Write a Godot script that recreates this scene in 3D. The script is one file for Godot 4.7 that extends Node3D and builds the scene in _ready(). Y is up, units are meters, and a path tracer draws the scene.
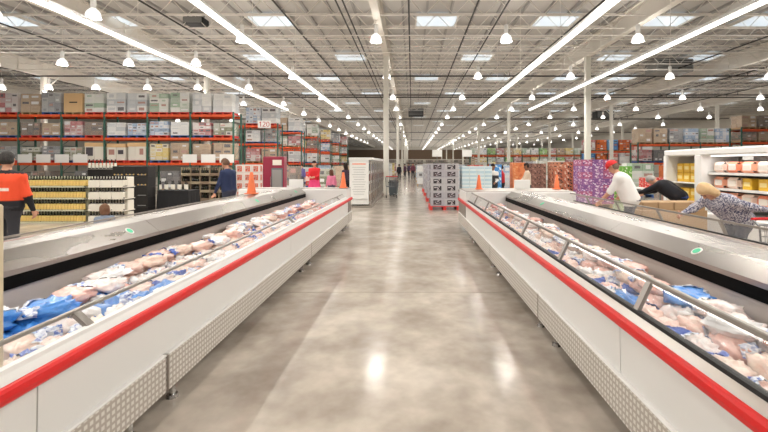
extends Node3D
# Warehouse store aisle between two meat islands. Depth d runs away from the camera: z = -d.

var used := {}
var M := {}
var rng := RandomNumberGenerator.new()
const ORD := ["first", "second", "third", "fourth", "fifth", "sixth", "seventh", "eighth", "ninth", "tenth", "eleventh", "twelfth", "thirteenth", "fourteenth", "fifteenth", "sixteenth", "seventeenth", "eighteenth", "nineteenth", "twentieth", "twenty-first", "twenty-second", "twenty-third", "twenty-fourth", "twenty-fifth", "twenty-sixth", "twenty-seventh", "twenty-eighth", "twenty-ninth", "thirtieth", "thirty-first", "thirty-second", "thirty-third", "thirty-fourth", "thirty-fifth", "thirty-sixth", "thirty-seventh", "thirty-eighth", "thirty-ninth", "fortieth"]
const CAM_H := 1.62
const DECK := 8.37

# ---------- helpers ----------
func V(x: float, y: float, d: float) -> Vector3:
	return Vector3(x, y, -d)

func lin(r: float, g: float, b: float) -> Color:
	return Color(r, g, b).srgb_to_linear()

func numbered(n: String) -> String:
	if not used.has(n):
		used[n] = 0
		return n
	used[n] += 1
	return "%s_%03d" % [n, used[n]]

func S() -> SurfaceTool:
	var st := SurfaceTool.new()
	st.begin(Mesh.PRIMITIVE_TRIANGLES)
	st.set_smooth_group(-1)
	return st

func tri(st: SurfaceTool, a: Vector3, b: Vector3, c: Vector3) -> void:
	st.add_vertex(a); st.add_vertex(b); st.add_vertex(c)

func quad(st: SurfaceTool, a: Vector3, b: Vector3, c: Vector3, d: Vector3) -> void:
	st.set_uv(Vector2(0, 1)); st.add_vertex(a)
	st.set_uv(Vector2(0, 0)); st.add_vertex(b)
	st.set_uv(Vector2(1, 0)); st.add_vertex(c)
	st.set_uv(Vector2(0, 1)); st.add_vertex(a)
	st.set_uv(Vector2(1, 0)); st.add_vertex(c)
	st.set_uv(Vector2(1, 1)); st.add_vertex(d)

# box; faces run clockwise seen from outside
func bx(st: SurfaceTool, c: Vector3, s: Vector3) -> void:
	var h := s / 2
	var p := []
	for k in 8:
		p.append(c + Vector3(h.x if k & 1 else -h.x, h.y if k & 2 else -h.y, h.z if k & 4 else -h.z))
	quad(st, p[4], p[6], p[7], p[5])
	quad(st, p[1], p[3], p[2], p[0])
	quad(st, p[0], p[2], p[6], p[4])
	quad(st, p[5], p[7], p[3], p[1])
	quad(st, p[6], p[2], p[3], p[7])
	quad(st, p[0], p[4], p[5], p[1])

# chamfered box
func cb(st: SurfaceTool, c: Vector3, s: Vector3, b: float) -> void:
	var h := s / 2
	b = minf(b, minf(h.x, minf(h.y, h.z)) * 0.9)
	for ax in 3:
		for sg in [-1.0, 1.0]:
			var u := (ax + 1) % 3
			var w := (ax + 2) % 3
			var q := []
			for e in [[-1, -1], [-1, 1], [1, 1], [1, -1]]:
				var v := Vector3.ZERO
				v[ax] = sg * h[ax]
				v[u] = e[0] * (h[u] - b)
				v[w] = e[1] * (h[w] - b)
				q.append(c + v)
			if sg > 0: quad(st, q[0], q[1], q[2], q[3])
			else: quad(st, q[3], q[2], q[1], q[0])
	for ax in 3:
		var u := (ax + 1) % 3
		var w := (ax + 2) % 3
		for e in [[-1, -1], [-1, 1], [1, 1], [1, -1]]:
			var a := Vector3.ZERO
			var d := Vector3.ZERO
			a[ax] = -(h[ax] - b); d[ax] = -(h[ax] - b)
			a[u] = e[0] * h[u]; a[w] = e[1] * (h[w] - b)
			d[u] = e[0] * (h[u] - b); d[w] = e[1] * h[w]
			var a2 := a
			var d2 := d
			a2[ax] = h[ax] - b; d2[ax] = h[ax] - b
			if e[0] * e[1] > 0: quad(st, c + a, c + d, c + d2, c + a2)
			else: quad(st, c + d, c + a, c + a2, c + d2)

func tube(st: SurfaceTool, a: Vector3, b: Vector3, r: float, seg := 8, r2 := -1.0, caps := true) -> void:
	if r2 < 0: r2 = r
	var ax := (b - a).normalized()
	var u := ax.cross(Vector3.UP if absf(ax.y) < 0.9 else Vector3.RIGHT).normalized()
	var w := ax.cross(u)
	for k in seg:
		var t0 := TAU * k / seg
		var t1 := TAU * (k + 1) / seg
		var e0 := u * cos(t0) + w * sin(t0)
		var e1 := u * cos(t1) + w * sin(t1)
		quad(st, a + e1 * r, b + e1 * r2, b + e0 * r2, a + e0 * r)
		if caps:
			tri(st, a, a + e1 * r, a + e0 * r)
			tri(st, b, b + e0 * r2, b + e1 * r2)

func path_tube(st: SurfaceTool, pts: Array, r: float, seg := 6) -> void:
	for k in pts.size() - 1:
		tube(st, pts[k], pts[k + 1], r, seg)

# profile of (radius, height), turned round y; smooth
func lathe(st: SurfaceTool, prof: Array, seg: int, at := Vector3.ZERO) -> void:
	for k in seg:
		var a0 := TAU * k / seg
		var a1 := TAU * (k + 1) / seg
		for i in prof.size() - 1:
			var p: Vector2 = prof[i]
			var q: Vector2 = prof[i + 1]
			var A := at + Vector3(p.x * cos(a0), p.y, p.x * sin(a0))
			var B := at + Vector3(q.x * cos(a0), q.y, q.x * sin(a0))
			var C := at + Vector3(q.x * cos(a1), q.y, q.x * sin(a1))
			var D := at + Vector3(p.x * cos(a1), p.y, p.x * sin(a1))
			if q.x > 1e-5: tri(st, A, C, B)
			if p.x > 1e-5: tri(st, A, D, C)

# closed outline of (x, y), pushed from z0 to z1
func prism(st: SurfaceTool, poly: Array, z0: float, z1: float) -> void:
	var p := PackedVector2Array(poly)
	if Geometry2D.is_polygon_clockwise(p): p.reverse()
	var n := p.size()
	var lo := minf(z0, z1)
	var hi := maxf(z0, z1)
	for k in n:
		var a := p[k]
		var b := p[(k + 1) % n]
		quad(st, Vector3(a.x, a.y, lo), Vector3(a.x, a.y, hi), Vector3(b.x, b.y, hi), Vector3(b.x, b.y, lo))
	var t := Geometry2D.triangulate_polygon(p)
	for k in range(0, t.size(), 3):
		var a := p[t[k]]
		var b := p[t[k + 1]]
		var c := p[t[k + 2]]
		if (b - a).cross(c - a) < 0:
			var s := b; b = c; c = s
		tri(st, Vector3(a.x, a.y, hi), Vector3(c.x, c.y, hi), Vector3(b.x, b.y, hi))
		tri(st, Vector3(a.x, a.y, lo), Vector3(b.x, b.y, lo), Vector3(c.x, c.y, lo))

func done(st: SurfaceTool, m: Material) -> ArrayMesh:
	st.generate_normals()
	var mesh := st.commit()
	mesh.surface_set_material(0, m)
	return mesh

func smooth_done(st: SurfaceTool, m: Material) -> ArrayMesh:
	st.index()
	st.generate_normals()
	var mesh := st.commit()
	mesh.surface_set_material(0, m)
	return mesh

func put(called: String, mesh: Mesh, parent: Node = null, at := Vector3.ZERO) -> MeshInstance3D:
	var o := MeshInstance3D.new()
	o.mesh = mesh
	o.cast_shadow = GeometryInstance3D.SHADOW_CASTING_SETTING_ON
	if parent == null:
		o.name = numbered(called)
		add_child(o)
	else:
		o.name = called
		parent.add_child(o, true)
	o.position = at
	return o

func part(called: String, st: SurfaceTool, m: Material, parent: Node = null, at := Vector3.ZERO) -> MeshInstance3D:
	return put(called, done(st, m), parent, at)

func tag(o: Node, label: String, category: String, group := "") -> Node:
	o.set_meta("label", label)
	o.set_meta("category", category)
	if group: o.set_meta("group", group)
	return o

func base(called: String, at: Vector3, label: String, category: String, group := "", turn := 0.0) -> Node3D:
	var o := Node3D.new()
	o.name = numbered(called)
	add_child(o)
	o.position = at
	o.rotation.y = turn
	tag(o, label, category, group)
	return o

func copy(o: Node3D, stemname: String, at: Vector3, turn: float, label: String, group: String) -> Node3D:
	var c: Node3D = o.duplicate()
	c.name = numbered(stemname)
	add_child(c)
	c.position = at
	c.rotation.y = turn
	c.set_meta("label", label)
	c.set_meta("group", group)
	return c

func structure(o: Node) -> Node:
	o.set_meta("kind", "structure")
	return o

func mat(key: String, c: Color, rough := 0.6, metal := 0.0) -> StandardMaterial3D:
	var m := StandardMaterial3D.new()
	m.resource_name = key
	m.albedo_color = c
	m.roughness = rough
	m.metallic = metal
	M[key] = m
	return m

func vmat(key: String, rough := 0.6) -> StandardMaterial3D:
	var m := mat(key, Color.WHITE, rough)
	m.vertex_color_use_as_albedo = true
	return m

func noise(freq: float, sd: int, oct := 4) -> FastNoiseLite:
	var n := FastNoiseLite.new()
	n.seed = sd
	n.frequency = freq
	n.fractal_octaves = oct
	return n

func noise_img(size: int, freq: float, sd: int, oct: int, lo: Color, hi: Color, contrast := 1.0) -> ImageTexture:
	var src := noise(freq, sd, oct).get_seamless_image(size, size)
	var im := Image.create(size, size, false, Image.FORMAT_RGB8)
	for y in size:
		for x in size:
			var v := clampf((src.get_pixel(x, y).r - 0.5) * contrast + 0.5, 0, 1)
			im.set_pixel(x, y, lo.lerp(hi, v))
	return ImageTexture.create_from_image(im)

# ---------- materials ----------
func materials() -> void:
	# polished concrete
	var c := mat("concrete", Color(1, 1, 1), 0.22)
	var a := noise(0.006, 3, 5).get_seamless_image(768, 768)
	var b := noise(0.03, 9, 5).get_seamless_image(768, 768)
	var im := Image.create(768, 768, false, Image.FORMAT_RGB8)
	var rm := Image.create(768, 768, false, Image.FORMAT_RGB8)
	for y in 768:
		for x in 768:
			var u := clampf((a.get_pixel(x, y).r - 0.5) * 1.5 + 0.5, 0, 1)
			var w := b.get_pixel(x, y).r
			var t := clampf(u * 0.75 + w * 0.4 - 0.08, 0, 1)
			im.set_pixel(x, y, Color(0.60, 0.56, 0.515).lerp(Color(0.83, 0.795, 0.745), t))
			var r := 0.10 + 0.12 * clampf(1.0 - t + (w - 0.5) * 0.5, 0, 1)
			rm.set_pixel(x, y, Color(r, r, r))
	c.albedo_texture = ImageTexture.create_from_image(im)
	c.roughness = 1.0
	c.metallic_specular = 0.38
	c.roughness_texture = ImageTexture.create_from_image(rm)
	c.uv1_triplanar = true
	c.uv1_world_triplanar = true
	c.uv1_scale = Vector3(0.19, 0.19, 0.19)
	mat("joint", Color(0.42, 0.40, 0.37), 0.8)
	# building
	mat("deck", Color(0.79, 0.78, 0.765), 0.8)
	mat("purlin_paint", Color(0.66, 0.65, 0.64), 0.8)
	mat("steel_paint", Color(0.92, 0.90, 0.87), 0.6)
	mat("girder", Color(0.89, 0.87, 0.835), 0.65)
	mat("dark_pipe", Color(0.20, 0.19, 0.18), 0.6)
	mat("wall", Color(0.84, 0.82, 0.78), 0.8)
	mat("wall_brown", Color(0.46, 0.38, 0.31), 0.8)
	mat("column", Color(0.87, 0.86, 0.82), 0.55)
	mat("hvac", Color(0.55, 0.55, 0.54), 0.5)
	mat("hvac_dark", Color(0.16, 0.16, 0.16), 0.7)
	# islands
	var st := mat("stainless", Color(0.645, 0.625, 0.605), 1.0, 1.0)
	st.roughness_texture = noise_img(256, 0.02, 21, 3, Color(0.25, 0.25, 0.25), Color(0.32, 0.32, 0.32))
	st.uv1_triplanar = true
	st.uv1_scale = Vector3(0.6, 0.6, 0.1)
	mat("stainless_bright", Color(0.90, 0.88, 0.86), 0.3, 0.9)
	mat("stainless_dull", Color(0.68, 0.65, 0.62), 0.45, 0.8)
	mat("enamel", Color(0.93, 0.93, 0.92), 0.35)
	mat("enamel_panel", Color(0.90, 0.90, 0.89), 0.3)
	mat("well", Color(0.80, 0.76, 0.73), 0.45)
	mat("red_vinyl", Color(0.86, 0.11, 0.11), 0.4)
	mat("black_strip", Color(0.02, 0.02, 0.02), 0.6).metallic_specular = 0.2
	mat("black_rubber", Color(0.05, 0.05, 0.05), 0.6)
	mat("rail_grey", Color(0.62, 0.60, 0.575), 0.35, 0.6)
	mat("chrome", Color(0.82, 0.82, 0.82), 0.2, 1.0)
	mat("under_dark", Color(0.16, 0.15, 0.14), 0.8)
	var g := mat("glass", Color(0.95, 0.97, 0.97, 0.06), 0.03)
	g.transparency = BaseMaterial3D.TRANSPARENCY_ALPHA
	g.metallic_specular = 0.3
	mat("post_beige", Color(0.86, 0.80, 0.68), 0.5)
	# perforated kick plates
	var pim := Image.create(64, 64, false, Image.FORMAT_RGB8)
	pim.fill(Color(0.72, 0.69, 0.65))
	for oy in 2:
		for ox in 2:
			var cc := Vector2(16 + ox * 32, 16 + oy * 32)
			for y in 64:
				for x in 64:
					if absf(x - cc.x) < 10 and absf(y - cc.y) < 10: pim.set_pixel(x, y, Color(0.88, 0.87, 0.84))
	var pf := mat("perforated", Color.WHITE, 0.45, 0.1)
	pf.albedo_texture = ImageTexture.create_from_image(pim)
	pf.uv1_triplanar = true
	pf.uv1_scale = Vector3(13.5, 13.5, 13.5)
	# racks and goods
	mat("rack_orange", Color(0.86, 0.34, 0.16), 0.5)
	mat("rack_green", Color(0.22, 0.38, 0.33), 0.5)
	mat("wire", Color(0.60, 0.60, 0.58), 0.5, 0.5)
	vmat("cartons", 0.7)
	vmat("painted", 0.55)
	vmat("cloth", 0.85)
	mat("pallet_red", Color(0.82, 0.22, 0.20), 0.6)
	mat("pallet_blue", Color(0.20, 0.36, 0.62), 0.6)
	mat("pallet_wood", Color(0.68, 0.56, 0.42), 0.8)
	var f := mat("film", Color(0.97, 0.97, 0.97, 0.14), 0.3)
	f.transparency = BaseMaterial3D.TRANSPARENCY_ALPHA
	mat("paper_white", Color(0.94, 0.94, 0.93), 0.7)
	mat("cone_orange", Color(0.97, 0.50, 0.30), 0.5)
	mat("bottle_dark", Color(0.10, 0.08, 0.06), 0.15)
	mat("bottle_green", Color(0.13, 0.15, 0.08), 0.15)
	mat("label_yellow", Color(0.89, 0.77, 0.46), 0.6)
	mat("label_white", Color(0.90, 0.88, 0.83), 0.6)
	mat("tray_card", Color(0.80, 0.80, 0.70), 0.7)
	mat("black_card", Color(0.13, 0.12, 0.12), 0.6)
	mat("gold", Color(0.85, 0.70, 0.40), 0.4, 0.3)
	mat("black_cloth", Color(0.10, 0.10, 0.11), 0.9)
	mat("burgundy", Color(0.56, 0.13, 0.24), 0.5)
	mat("green_mark", Color(0.30, 0.82, 0.62), 0.5)
	mat("text_red", Color(0.75, 0.15, 0.15), 0.6)
	mat("text_grey", Color(0.66, 0.66, 0.66), 0.6)
	mat("cart_wire", Color(0.55, 0.56, 0.57), 0.3, 0.9)
	mat("cart_red", Color(0.84, 0.10, 0.12), 0.4)
	mat("cart_grey", Color(0.36, 0.40, 0.42), 0.6)
	# lamps: the diffusers themselves
	var l := mat("lamp_glow", Color(0.95, 0.95, 0.95), 0.4)
	l.emission_enabled = true
	l.emission = Color(1, 0.99, 0.97)
	l.emission_energy_multiplier = 1.0
	var t := mat("tube_glow", Color(0.95, 0.95, 0.95), 0.4)
	t.emission_enabled = true
	t.emission = Color(1, 0.99, 0.97)
	t.emission_energy_multiplier = 2.5
	var s := mat("skylight_glow", Color(0.9, 0.93, 0.95), 0.4)
	s.emission_enabled = true
	s.emission = Color(0.86, 0.94, 1.0)
	s.emission_energy_multiplier = 0.5
	var cl := mat("case_light_glow", Color(0.95, 0.95, 0.95), 0.4)
	cl.emission_enabled = true
	cl.emission = Color(1, 1, 0.98)
	cl.emission_energy_multiplier = 1.0

# ---------- the place ----------
func _ready() -> void:
	rng.seed = 4711
	# camera
	var cam := Camera3D.new()
	cam.name = "camera"
	add_child(cam)
	cam.position = Vector3(0, CAM_H, 0)
	cam.projection = Camera3D.PROJECTION_FRUSTUM
	cam.near = 0.05
	cam.far = 400.0
	var f := 412.0
	cam.size = 0.05 * 432.0 / f
	cam.frustum_offset = Vector2(-28.0, -52.0) / f * 0.05
	cam.current = true
	# environment
	var we := WorldEnvironment.new()
	we.name = "environment"
	var env := Environment.new()
	env.background_mode = Environment.BG_COLOR
	env.background_color = Color(0.75, 0.8, 0.86)
	env.tonemap_mode = Environment.TONE_MAPPER_LINEAR
	env.tonemap_exposure = 1.24
	env.sdfgi_enabled = true
	env.ssao_enabled = true
	env.ssil_enabled = true
	we.environment = env
	add_child(we)
	materials()
	strip_lights()
	high_bay_lamps()
	shell()
	roof()
	columns()
	island(-1.0, {"xc": 2.95, "face": 1.38, "gb": Vector2(1.32, 0.785), "gt": Vector2(1.235, 0.86), "black": 0.31, "b0": 0.80, "b1": 0.885, "crease": Vector2(0.17, 1.035), "top": 1.055, "z_in": 10.2, "z_out": 10.8, "wall": 1.0, "joints": [-1.0, 2.65, 6.45, 10.2], "posts": [2.1, 5.75, 9.4], "side": "left", "rubber": false})
	island(1.0, {"xc": 2.45, "face": 1.26, "gb": Vector2(1.19, 0.785), "gt": Vector2(1.11, 0.955), "black": 0.34, "b0": 0.79, "b1": 0.872, "crease": Vector2(0.20, 1.0), "top": 1.025, "z_in": 9.25, "z_out": 10.6, "wall": 0.99, "joints": [-0.9, 1.5, 3.9, 6.3, 8.75], "posts": [1.1, 2.32, 3.54, 4.76, 5.98, 7.2, 8.42], "side": "right", "rubber": true})
	meat(-1.0)
	meat(1.0)
	racks()
	wine_corner()
	middle_left()
	stacks_right()
	chilled_wall_case()
	floor_loads()
	small_things()
	people()

func bulb(at: Vector3, energy: float, parent: Node) -> void:
	var l := SpotLight3D.new()
	l.name = "bulb"
	l.light_energy = energy
	l.light_color = Color(1, 0.98, 0.95)
	l.light_size = 0.12
	l.spot_range = 60
	l.spot_attenuation = 2
	l.spot_angle = 80
	l.spot_angle_attenuation = 0.5
	l.shadow_enabled = true
	parent.add_child(l, true)
	l.position = at
	l.rotation_degrees = Vector3(-90, 0, 0)

# light that leaks through the translucent shade all round
func shade_glow(at: Vector3, energy: float, parent: Node) -> void:
	var l := OmniLight3D.new()
	l.name = "shade_light"
	l.light_energy = energy
	l.light_color = Color(1, 0.98, 0.95)
	l.light_size = 0.16
	l.omni_range = 60
	l.omni_attenuation = 2
	l.shadow_enabled = true
	parent.add_child(l, true)
	l.position = at

func strip_lights() -> void:
	var xs := [-8.65, -5.03, 4.68, 8.16]
	var who := ["leftmost", "left inner", "right inner", "rightmost"]
	for i in 4:
		var y := 5.4
		var root := base("strip_light", V(xs[i], y, 28.6), "long white strip light hung over the aisle, %s of four" % who[i], "light", "strip lights over the islands")
		var seg := 2.4
		var tubes := S()
		cb(tubes, Vector3.ZERO, Vector3(0.17, 0.06, seg - 0.02), 0.02)
		var tm := done(tubes, M.tube_glow)
		var hs := S()
		prism(hs, [Vector2(-0.125, 0.0), Vector2(0.125, 0.0), Vector2(0.07, 0.11), Vector2(-0.07, 0.11)], -seg / 2, seg / 2)
		var hm := done(hs, M.enamel)
		for k in 14:
			var zc := seg * (k + 0.5)
			put("diffuser", tm, root, Vector3(0, -0.025, zc))
			put("housing", hm, root, Vector3(0, 0.0, zc))
			if k % 2 == 0:
				var w := S()
				tube(w, Vector3(0, 0.09, zc), Vector3(0, DECK - y - 0.002, zc), 0.008, 5)
				part("hanger", w, M.steel_paint, root)
			var al := AreaLight3D.new()
			al.name = "tube_light"
			al.area_size = Vector2(0.16, seg - 0.05)
			al.light_energy = STRIP
			al.light_color = Color(1, 0.985, 0.96)
			al.area_range = 60
			al.shadow_enabled = true
			root.add_child(al, true)
			al.position = Vector3(0, -0.062, zc)
			al.rotation_degrees = Vector3(-90, 0, 0)

const STRIP := 3.2
const BAY := 3.4

func high_bay_lamps() -> void:
	# one lamp, then copies
	var sh := S()
	sh.set_smooth_group(0)
	lathe(sh, [Vector2(0.235, -0.40), Vector2(0.230, -0.34), Vector2(0.208, -0.25), Vector2(0.165, -0.17), Vector2(0.11, -0.115), Vector2(0.085, -0.09)], 16)
	var shm := smooth_done(sh, M.lamp_glow)
	var cp := S()
	lathe(cp, [Vector2(0.0, -0.08), Vector2(0.088, -0.092), Vector2(0.08, 0.0), Vector2(0.085, 0.04), Vector2(0.085, 0.24), Vector2(0.05, 0.30), Vector2(0.0, 0.31)], 12)
	var cpm := done(cp, M.enamel)
	var rg := S()
	lathe(rg, [Vector2(0.23, -0.405), Vector2(0.242, -0.405), Vector2(0.242, -0.385), Vector2(0.234, -0.385)], 16)
	var rgm := done(rg, M.enamel)
	var hk := S()
	tube(hk, Vector3(0, 0.30, 0), Vector3(0, 7.602 - 6.95, 0), 0.012, 5)
	var hkm := done(hk, M.steel_paint)
	hk = S()
	tube(hk, Vector3(0, 0.30, 0), Vector3(0, 7.415 - 6.95, 0), 0.012, 5)
	var hks := done(hk, M.steel_paint)
	hk = S()
	tube(hk, Vector3(0, 0.30, 0), Vector3(0, DECK - 6.95 - 0.002, 0), 0.012, 5)
	var hkl := done(hk, M.steel_paint)
	var rows := []
	var zs := []
	for k in range(-3, 19): zs.append(16.6 + 7.05 * k)
	for x in [-6.85, -1.45, 3.79, 9.1, 14.8, 20.5, 26.4, 31.9]: rows.append([x, zs])
	var zl := []
	for k in range(-3, 14): zl.append(13.9 + 6.6 * k)
	for x in [-10.75, -14.1, -17.4, -20.8, -23.9, -27.0]: rows.append([x, zl])
	rows.sort_custom(func(p, q): return p[0] < q[0])
	var y := 6.95
	for ri in rows.size():
		var x: float = rows[ri][0]
		var n := 0
		for d0 in rows[ri][1]:
			var d: float = 10.1 + 1.625 * roundf((d0 - 10.1) / 1.625) if d0 > 28 else d0  # far ones hang from a joist
			if absf(x) > 12.0 and (d < 5.0 or absf(x) > d * 1.15 + 2.0): continue
			if x < -12 and d > 60: continue
			if absf(x) > 34 or (x > 25 and d > 110): continue
			var root := base("high_bay_lamp", V(x, y, d), "bell-shaped high-bay lamp, %s from the front in the %s row from left" % [ORD[n], ORD[ri]], "lamp", "high-bay lamps under the roof")
			n += 1
			put("shade", shm, root)
			put("rim", rgm, root)
			put("housing", cpm, root)
			put("stem", hks if absf(x + 1.4) < 0.2 else (hkm if d0 > 28 or absf(d0 - 16.6) < 0.1 else hkl), root)
			if d < 80: bulb(Vector3(0, -0.3, 0), BAY, root)
			shade_glow(Vector3(0, -0.22, 0), 1.1 if d < 80 else 2.2, root)

func shell() -> void:
	# floor slabs with sawn joints
	var fl := Node3D.new()
	fl.name = "floor"
	add_child(fl)
	structure(fl)
	tag(fl, "polished grey-beige concrete floor of the warehouse", "floor")
	var g := S()
	bx(g, V(-2, -0.17, 68), Vector3(96, 0.3, 168))
	part("joint_bed", g, M.joint, fl)
	var zc := [-14.0, -6.2, -2.4, 1.4, 5.2, 9.0, 12.8, 16.6, 20.4, 24.2, 28.0, 150.5]
	var xc := [-48.0, -16.0, -10.0, -4.4, 7.2, 13.0, 22.0, 44.0]
	for i in zc.size() - 1:
		for k in xc.size() - 1:
			var s := S()
			var gap := 0.012
			bx(s, V((xc[k] + xc[k + 1]) / 2, -0.01, (zc[i] + zc[i + 1]) / 2), Vector3(xc[k + 1] - xc[k] - gap, 0.02, zc[i + 1] - zc[i] - gap))
			part("slab", s, M.concrete, fl)
	var w := S()
	bx(w, V(-48, 4.2, 68), Vector3(0.4, 8.9, 166))
	tag(structure(part("wall_left", w, M.wall)), "off-white left wall of the warehouse behind the racks", "wall")
	w = S()
	bx(w, V(44, 4.2, 68), Vector3(0.4, 8.9, 166))
	tag(structure(part("wall_right", w, M.wall)), "off-white right wall of the warehouse behind the racks", "wall")
	w = S()
	bx(w, V(-2, 4.2, -14.6), Vector3(92, 8.9, 0.4))
	tag(structure(part("wall_front", w, M.wall)), "off-white entrance wall behind the viewer", "wall")
	w = S()
	bx(w, V(-2, 4.2, 150.6), Vector3(92, 8.9, 0.4))
	var bk = part("wall_back", w, M.wall)
	tag(structure(bk), "far wall of the warehouse with brown upper band", "wall")
	w = S()
	bx(w, V(-2, 5.1, 150.34), Vector3(91, 3.4, 0.1))
	part("band", w, M.wall_brown, bk)

func roof() -> void:
	var ce := Node3D.new()
	ce.name = "ceiling"
	add_child(ce)
	structure(ce)
	tag(ce, "white metal deck ceiling with open web joists and skylights", "ceiling")
	var s := S()
	bx(s, V(-2, DECK + 0.15, 68), Vector3(92, 0.3, 166))
	part("deck", s, M.deck, ce)
	# corrugated deck ribs
	s = S()
	for k in 66:
		var x := -34.0 + k * 1.05
		bx(s, V(x, DECK - 0.05, 68), Vector3(0.09, 0.12, 166))
	part("purlin", s, M.purlin_paint, ce).set_meta("kind", "stuff")
	# girders along the depth
	for x in [-34.0, -24.4, -13.6, -1.4, 9.5, 19.6, 30.0]:
		s = S()
		var zs := -14.0
		var ze := 150.0
		bx(s, V(x, 7.86, (zs + ze) / 2), Vector3(0.14, 0.9, ze - zs))
		bx(s, V(x, 7.44, (zs + ze) / 2), Vector3(0.30, 0.05, ze - zs))
		bx(s, V(x, 8.28, (zs + ze) / 2), Vector3(0.34, 0.06, ze - zs))
		for k in 27:
			bx(s, V(x, 7.86, zs + 3 + k * 6.07), Vector3(0.26, 0.86, 0.03))
		part("girder", s, M.girder, ce)
	# open web joists across
	s = S()
	var x0 := -33.0
	var x1 := 40.0
	var yb := 7.62
	var yt := 8.25
	bx(s, Vector3((x0 + x1) / 2, yb, 0), Vector3(x1 - x0, 0.035, 0.06))
	bx(s, Vector3((x0 + x1) / 2, yt, 0), Vector3(x1 - x0, 0.06, 0.09))
	var nx := 61
	for k in nx:
		var a := x0 + (x1 - x0) * k / nx
		var b := x0 + (x1 - x0) * (k + 1) / nx
		var mid := (a + b) / 2
		tube(s, Vector3(a, yb, 0), Vector3(mid, yt, 0), 0.015, 4, -1, false)
		tube(s, Vector3(mid, yt, 0), Vector3(b, yb, 0), 0.015, 4, -1, false)
	var jm := done(s, M.steel_paint)
	for k in 98:
		put("joist", jm, ce, V(0, 0, 10.1 + 1.625 * (k - 14)))
	# skylights
	s = S()
	bx(s, Vector3.ZERO, Vector3(1.8, 0.04, 1.6))
	var pane := done(s, M.skylight_glow)
	s = S()
	for e in [-1, 1]:
		bx(s, Vector3(e * 0.93, 0.0, 0), Vector3(0.07, 0.14, 1.74))
		bx(s, Vector3(0, 0.0, e * 0.83), Vector3(1.8, 0.14, 0.07))
	var fr := done(s, M.steel_paint)
	var even := [-28.0, -23.5, -18.6, -13.9, -6.5, 1.12, 6.6, 11.8, 16.1, 22.5, 27.5, 34.0]
	var odd := [-26.0, -16.5, -9.4, -3.8, 4.0, 12.5, 18.0, 25.0, 33.0]
	for k in 21:
		var d := 12.7 + 6.4 * k
		for x in (odd if k % 2 == 0 else even):
			if absf(x) > d * 1.05 + 3: continue
			var fo = put("skylight", fr, ce, V(x, DECK - 0.13, d))
			put("pane", pane, fo, Vector3(0, 0.03, 0))
	# dark sprinkler pipes along the depth and across
	for x in [-25.0, -17.2, -9.8, -5.0, -2.75, -2.5, -0.12, 2.4, 3.5, 6.9, 12.6, 16.4, 21.5, 26.5]:
		s = S()
		tube(s, V(x, 7.5, -12), V(x, 7.5, 149), 0.035, 6)
		part("pipe", s, M.dark_pipe, ce)
	for d in [27.0, 34.4, 35.6, 52.0, 53.5, 75.0, 98.0]:
		s = S()
		tube(s, V(-33, 7.38, d), V(40, 7.38, d), 0.05, 6)
		for k in 14:
			tube(s, V(-30 + k * 5.2, 7.38, d), V(-30 + k * 5.2, 7.62, d), 0.02, 5)
		part("pipe", s, M.dark_pipe, ce)
	# light conduits across
	for d in [18.2, 21.0, 24.8, 30.5, 42.0]:
		s = S()
		tube(s, V(-30, 7.30, d), V(38, 7.30, d), 0.022, 5)
		part("conduit", s, M.steel_paint, ce)
	# heaters under the roof
	var hv := [[V(16.2, 7.72, 26.0), "grey ceiling heater hung beyond the right strip lights"], [V(0.45, 7.5, 47.0), "dark ceiling heater above the middle of the main aisle"], [V(21.8, 7.2, 47.0), "small far ceiling heater above the right-hand stacks"], [V(-9.7, 8.0, 18.5), "small dark ceiling fan unit above the left racks"]]
	var hsz := [Vector3(2.3, 0.8, 1.3), Vector3(1.7, 0.9, 1.2), Vector3(2.0, 0.8, 1.2), Vector3(0.9, 0.3, 0.6)]
	for k in 4:
		var h := base("ceiling_heater", hv[k][0], hv[k][1], "heater", "heaters under the roof")
		var z: Vector3 = hsz[k]
		s = S()
		cb(s, Vector3.ZERO, z, 0.04)
		part("body", s, M.hvac if k == 0 else M.hvac_dark, h)
		for j in 5:
			s = S()
			bx(s, Vector3(0, -z.y * 0.35 + j * z.y * 0.17, z.z / 2 + 0.012), Vector3(z.x * 0.9, 0.04, 0.03))
			part("louvre", s, M.hvac_dark if k == 0 else M.hvac, h)
		for e in [-1, 1]:
			s = S()
			tube(s, Vector3(e * z.x * 0.4, z.y / 2, 0), Vector3(e * z.x * 0.4, DECK - h.position.y, 0), 0.02, 5)
			part("hanger", s, M.dark_pipe, h)

func columns() -> void:
	var n := 0
	for x in [-24.4, -13.6, -1.4, 9.5, 19.6, 30.0]:
		for k in 7:
			var d: float = (22.3 if x > -12 else 27.3) + 18.2 * k
			if x < -12 and k > 0: continue
			var s := S()
			cb(s, Vector3(0, 3.72, 0), Vector3(0.28, 7.42, 0.28), 0.03)
			var root := base("column", V(x, 0, d), "white square steel column, %s in depth on the %s column line from left" % [ORD[k], ORD[[-24.4, -13.6, -1.4, 9.5, 19.6, 30.0].find(x)]], "column", "roof columns")
			structure(root)
			part("shaft", s, M.column, root)
			s = S()
			bx(s, Vector3(0, 0.01, 0), Vector3(0.45, 0.02, 0.45))
			part("base_plate", s, M.steel_paint, root)
			s = S()
			for e in [-1, 1]:
				tube(s, Vector3(0, 6.4, 0), Vector3(e * 1.3, 7.6, 0), 0.03, 5)
			part("brace", s, M.column, root)
			n += 1

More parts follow.
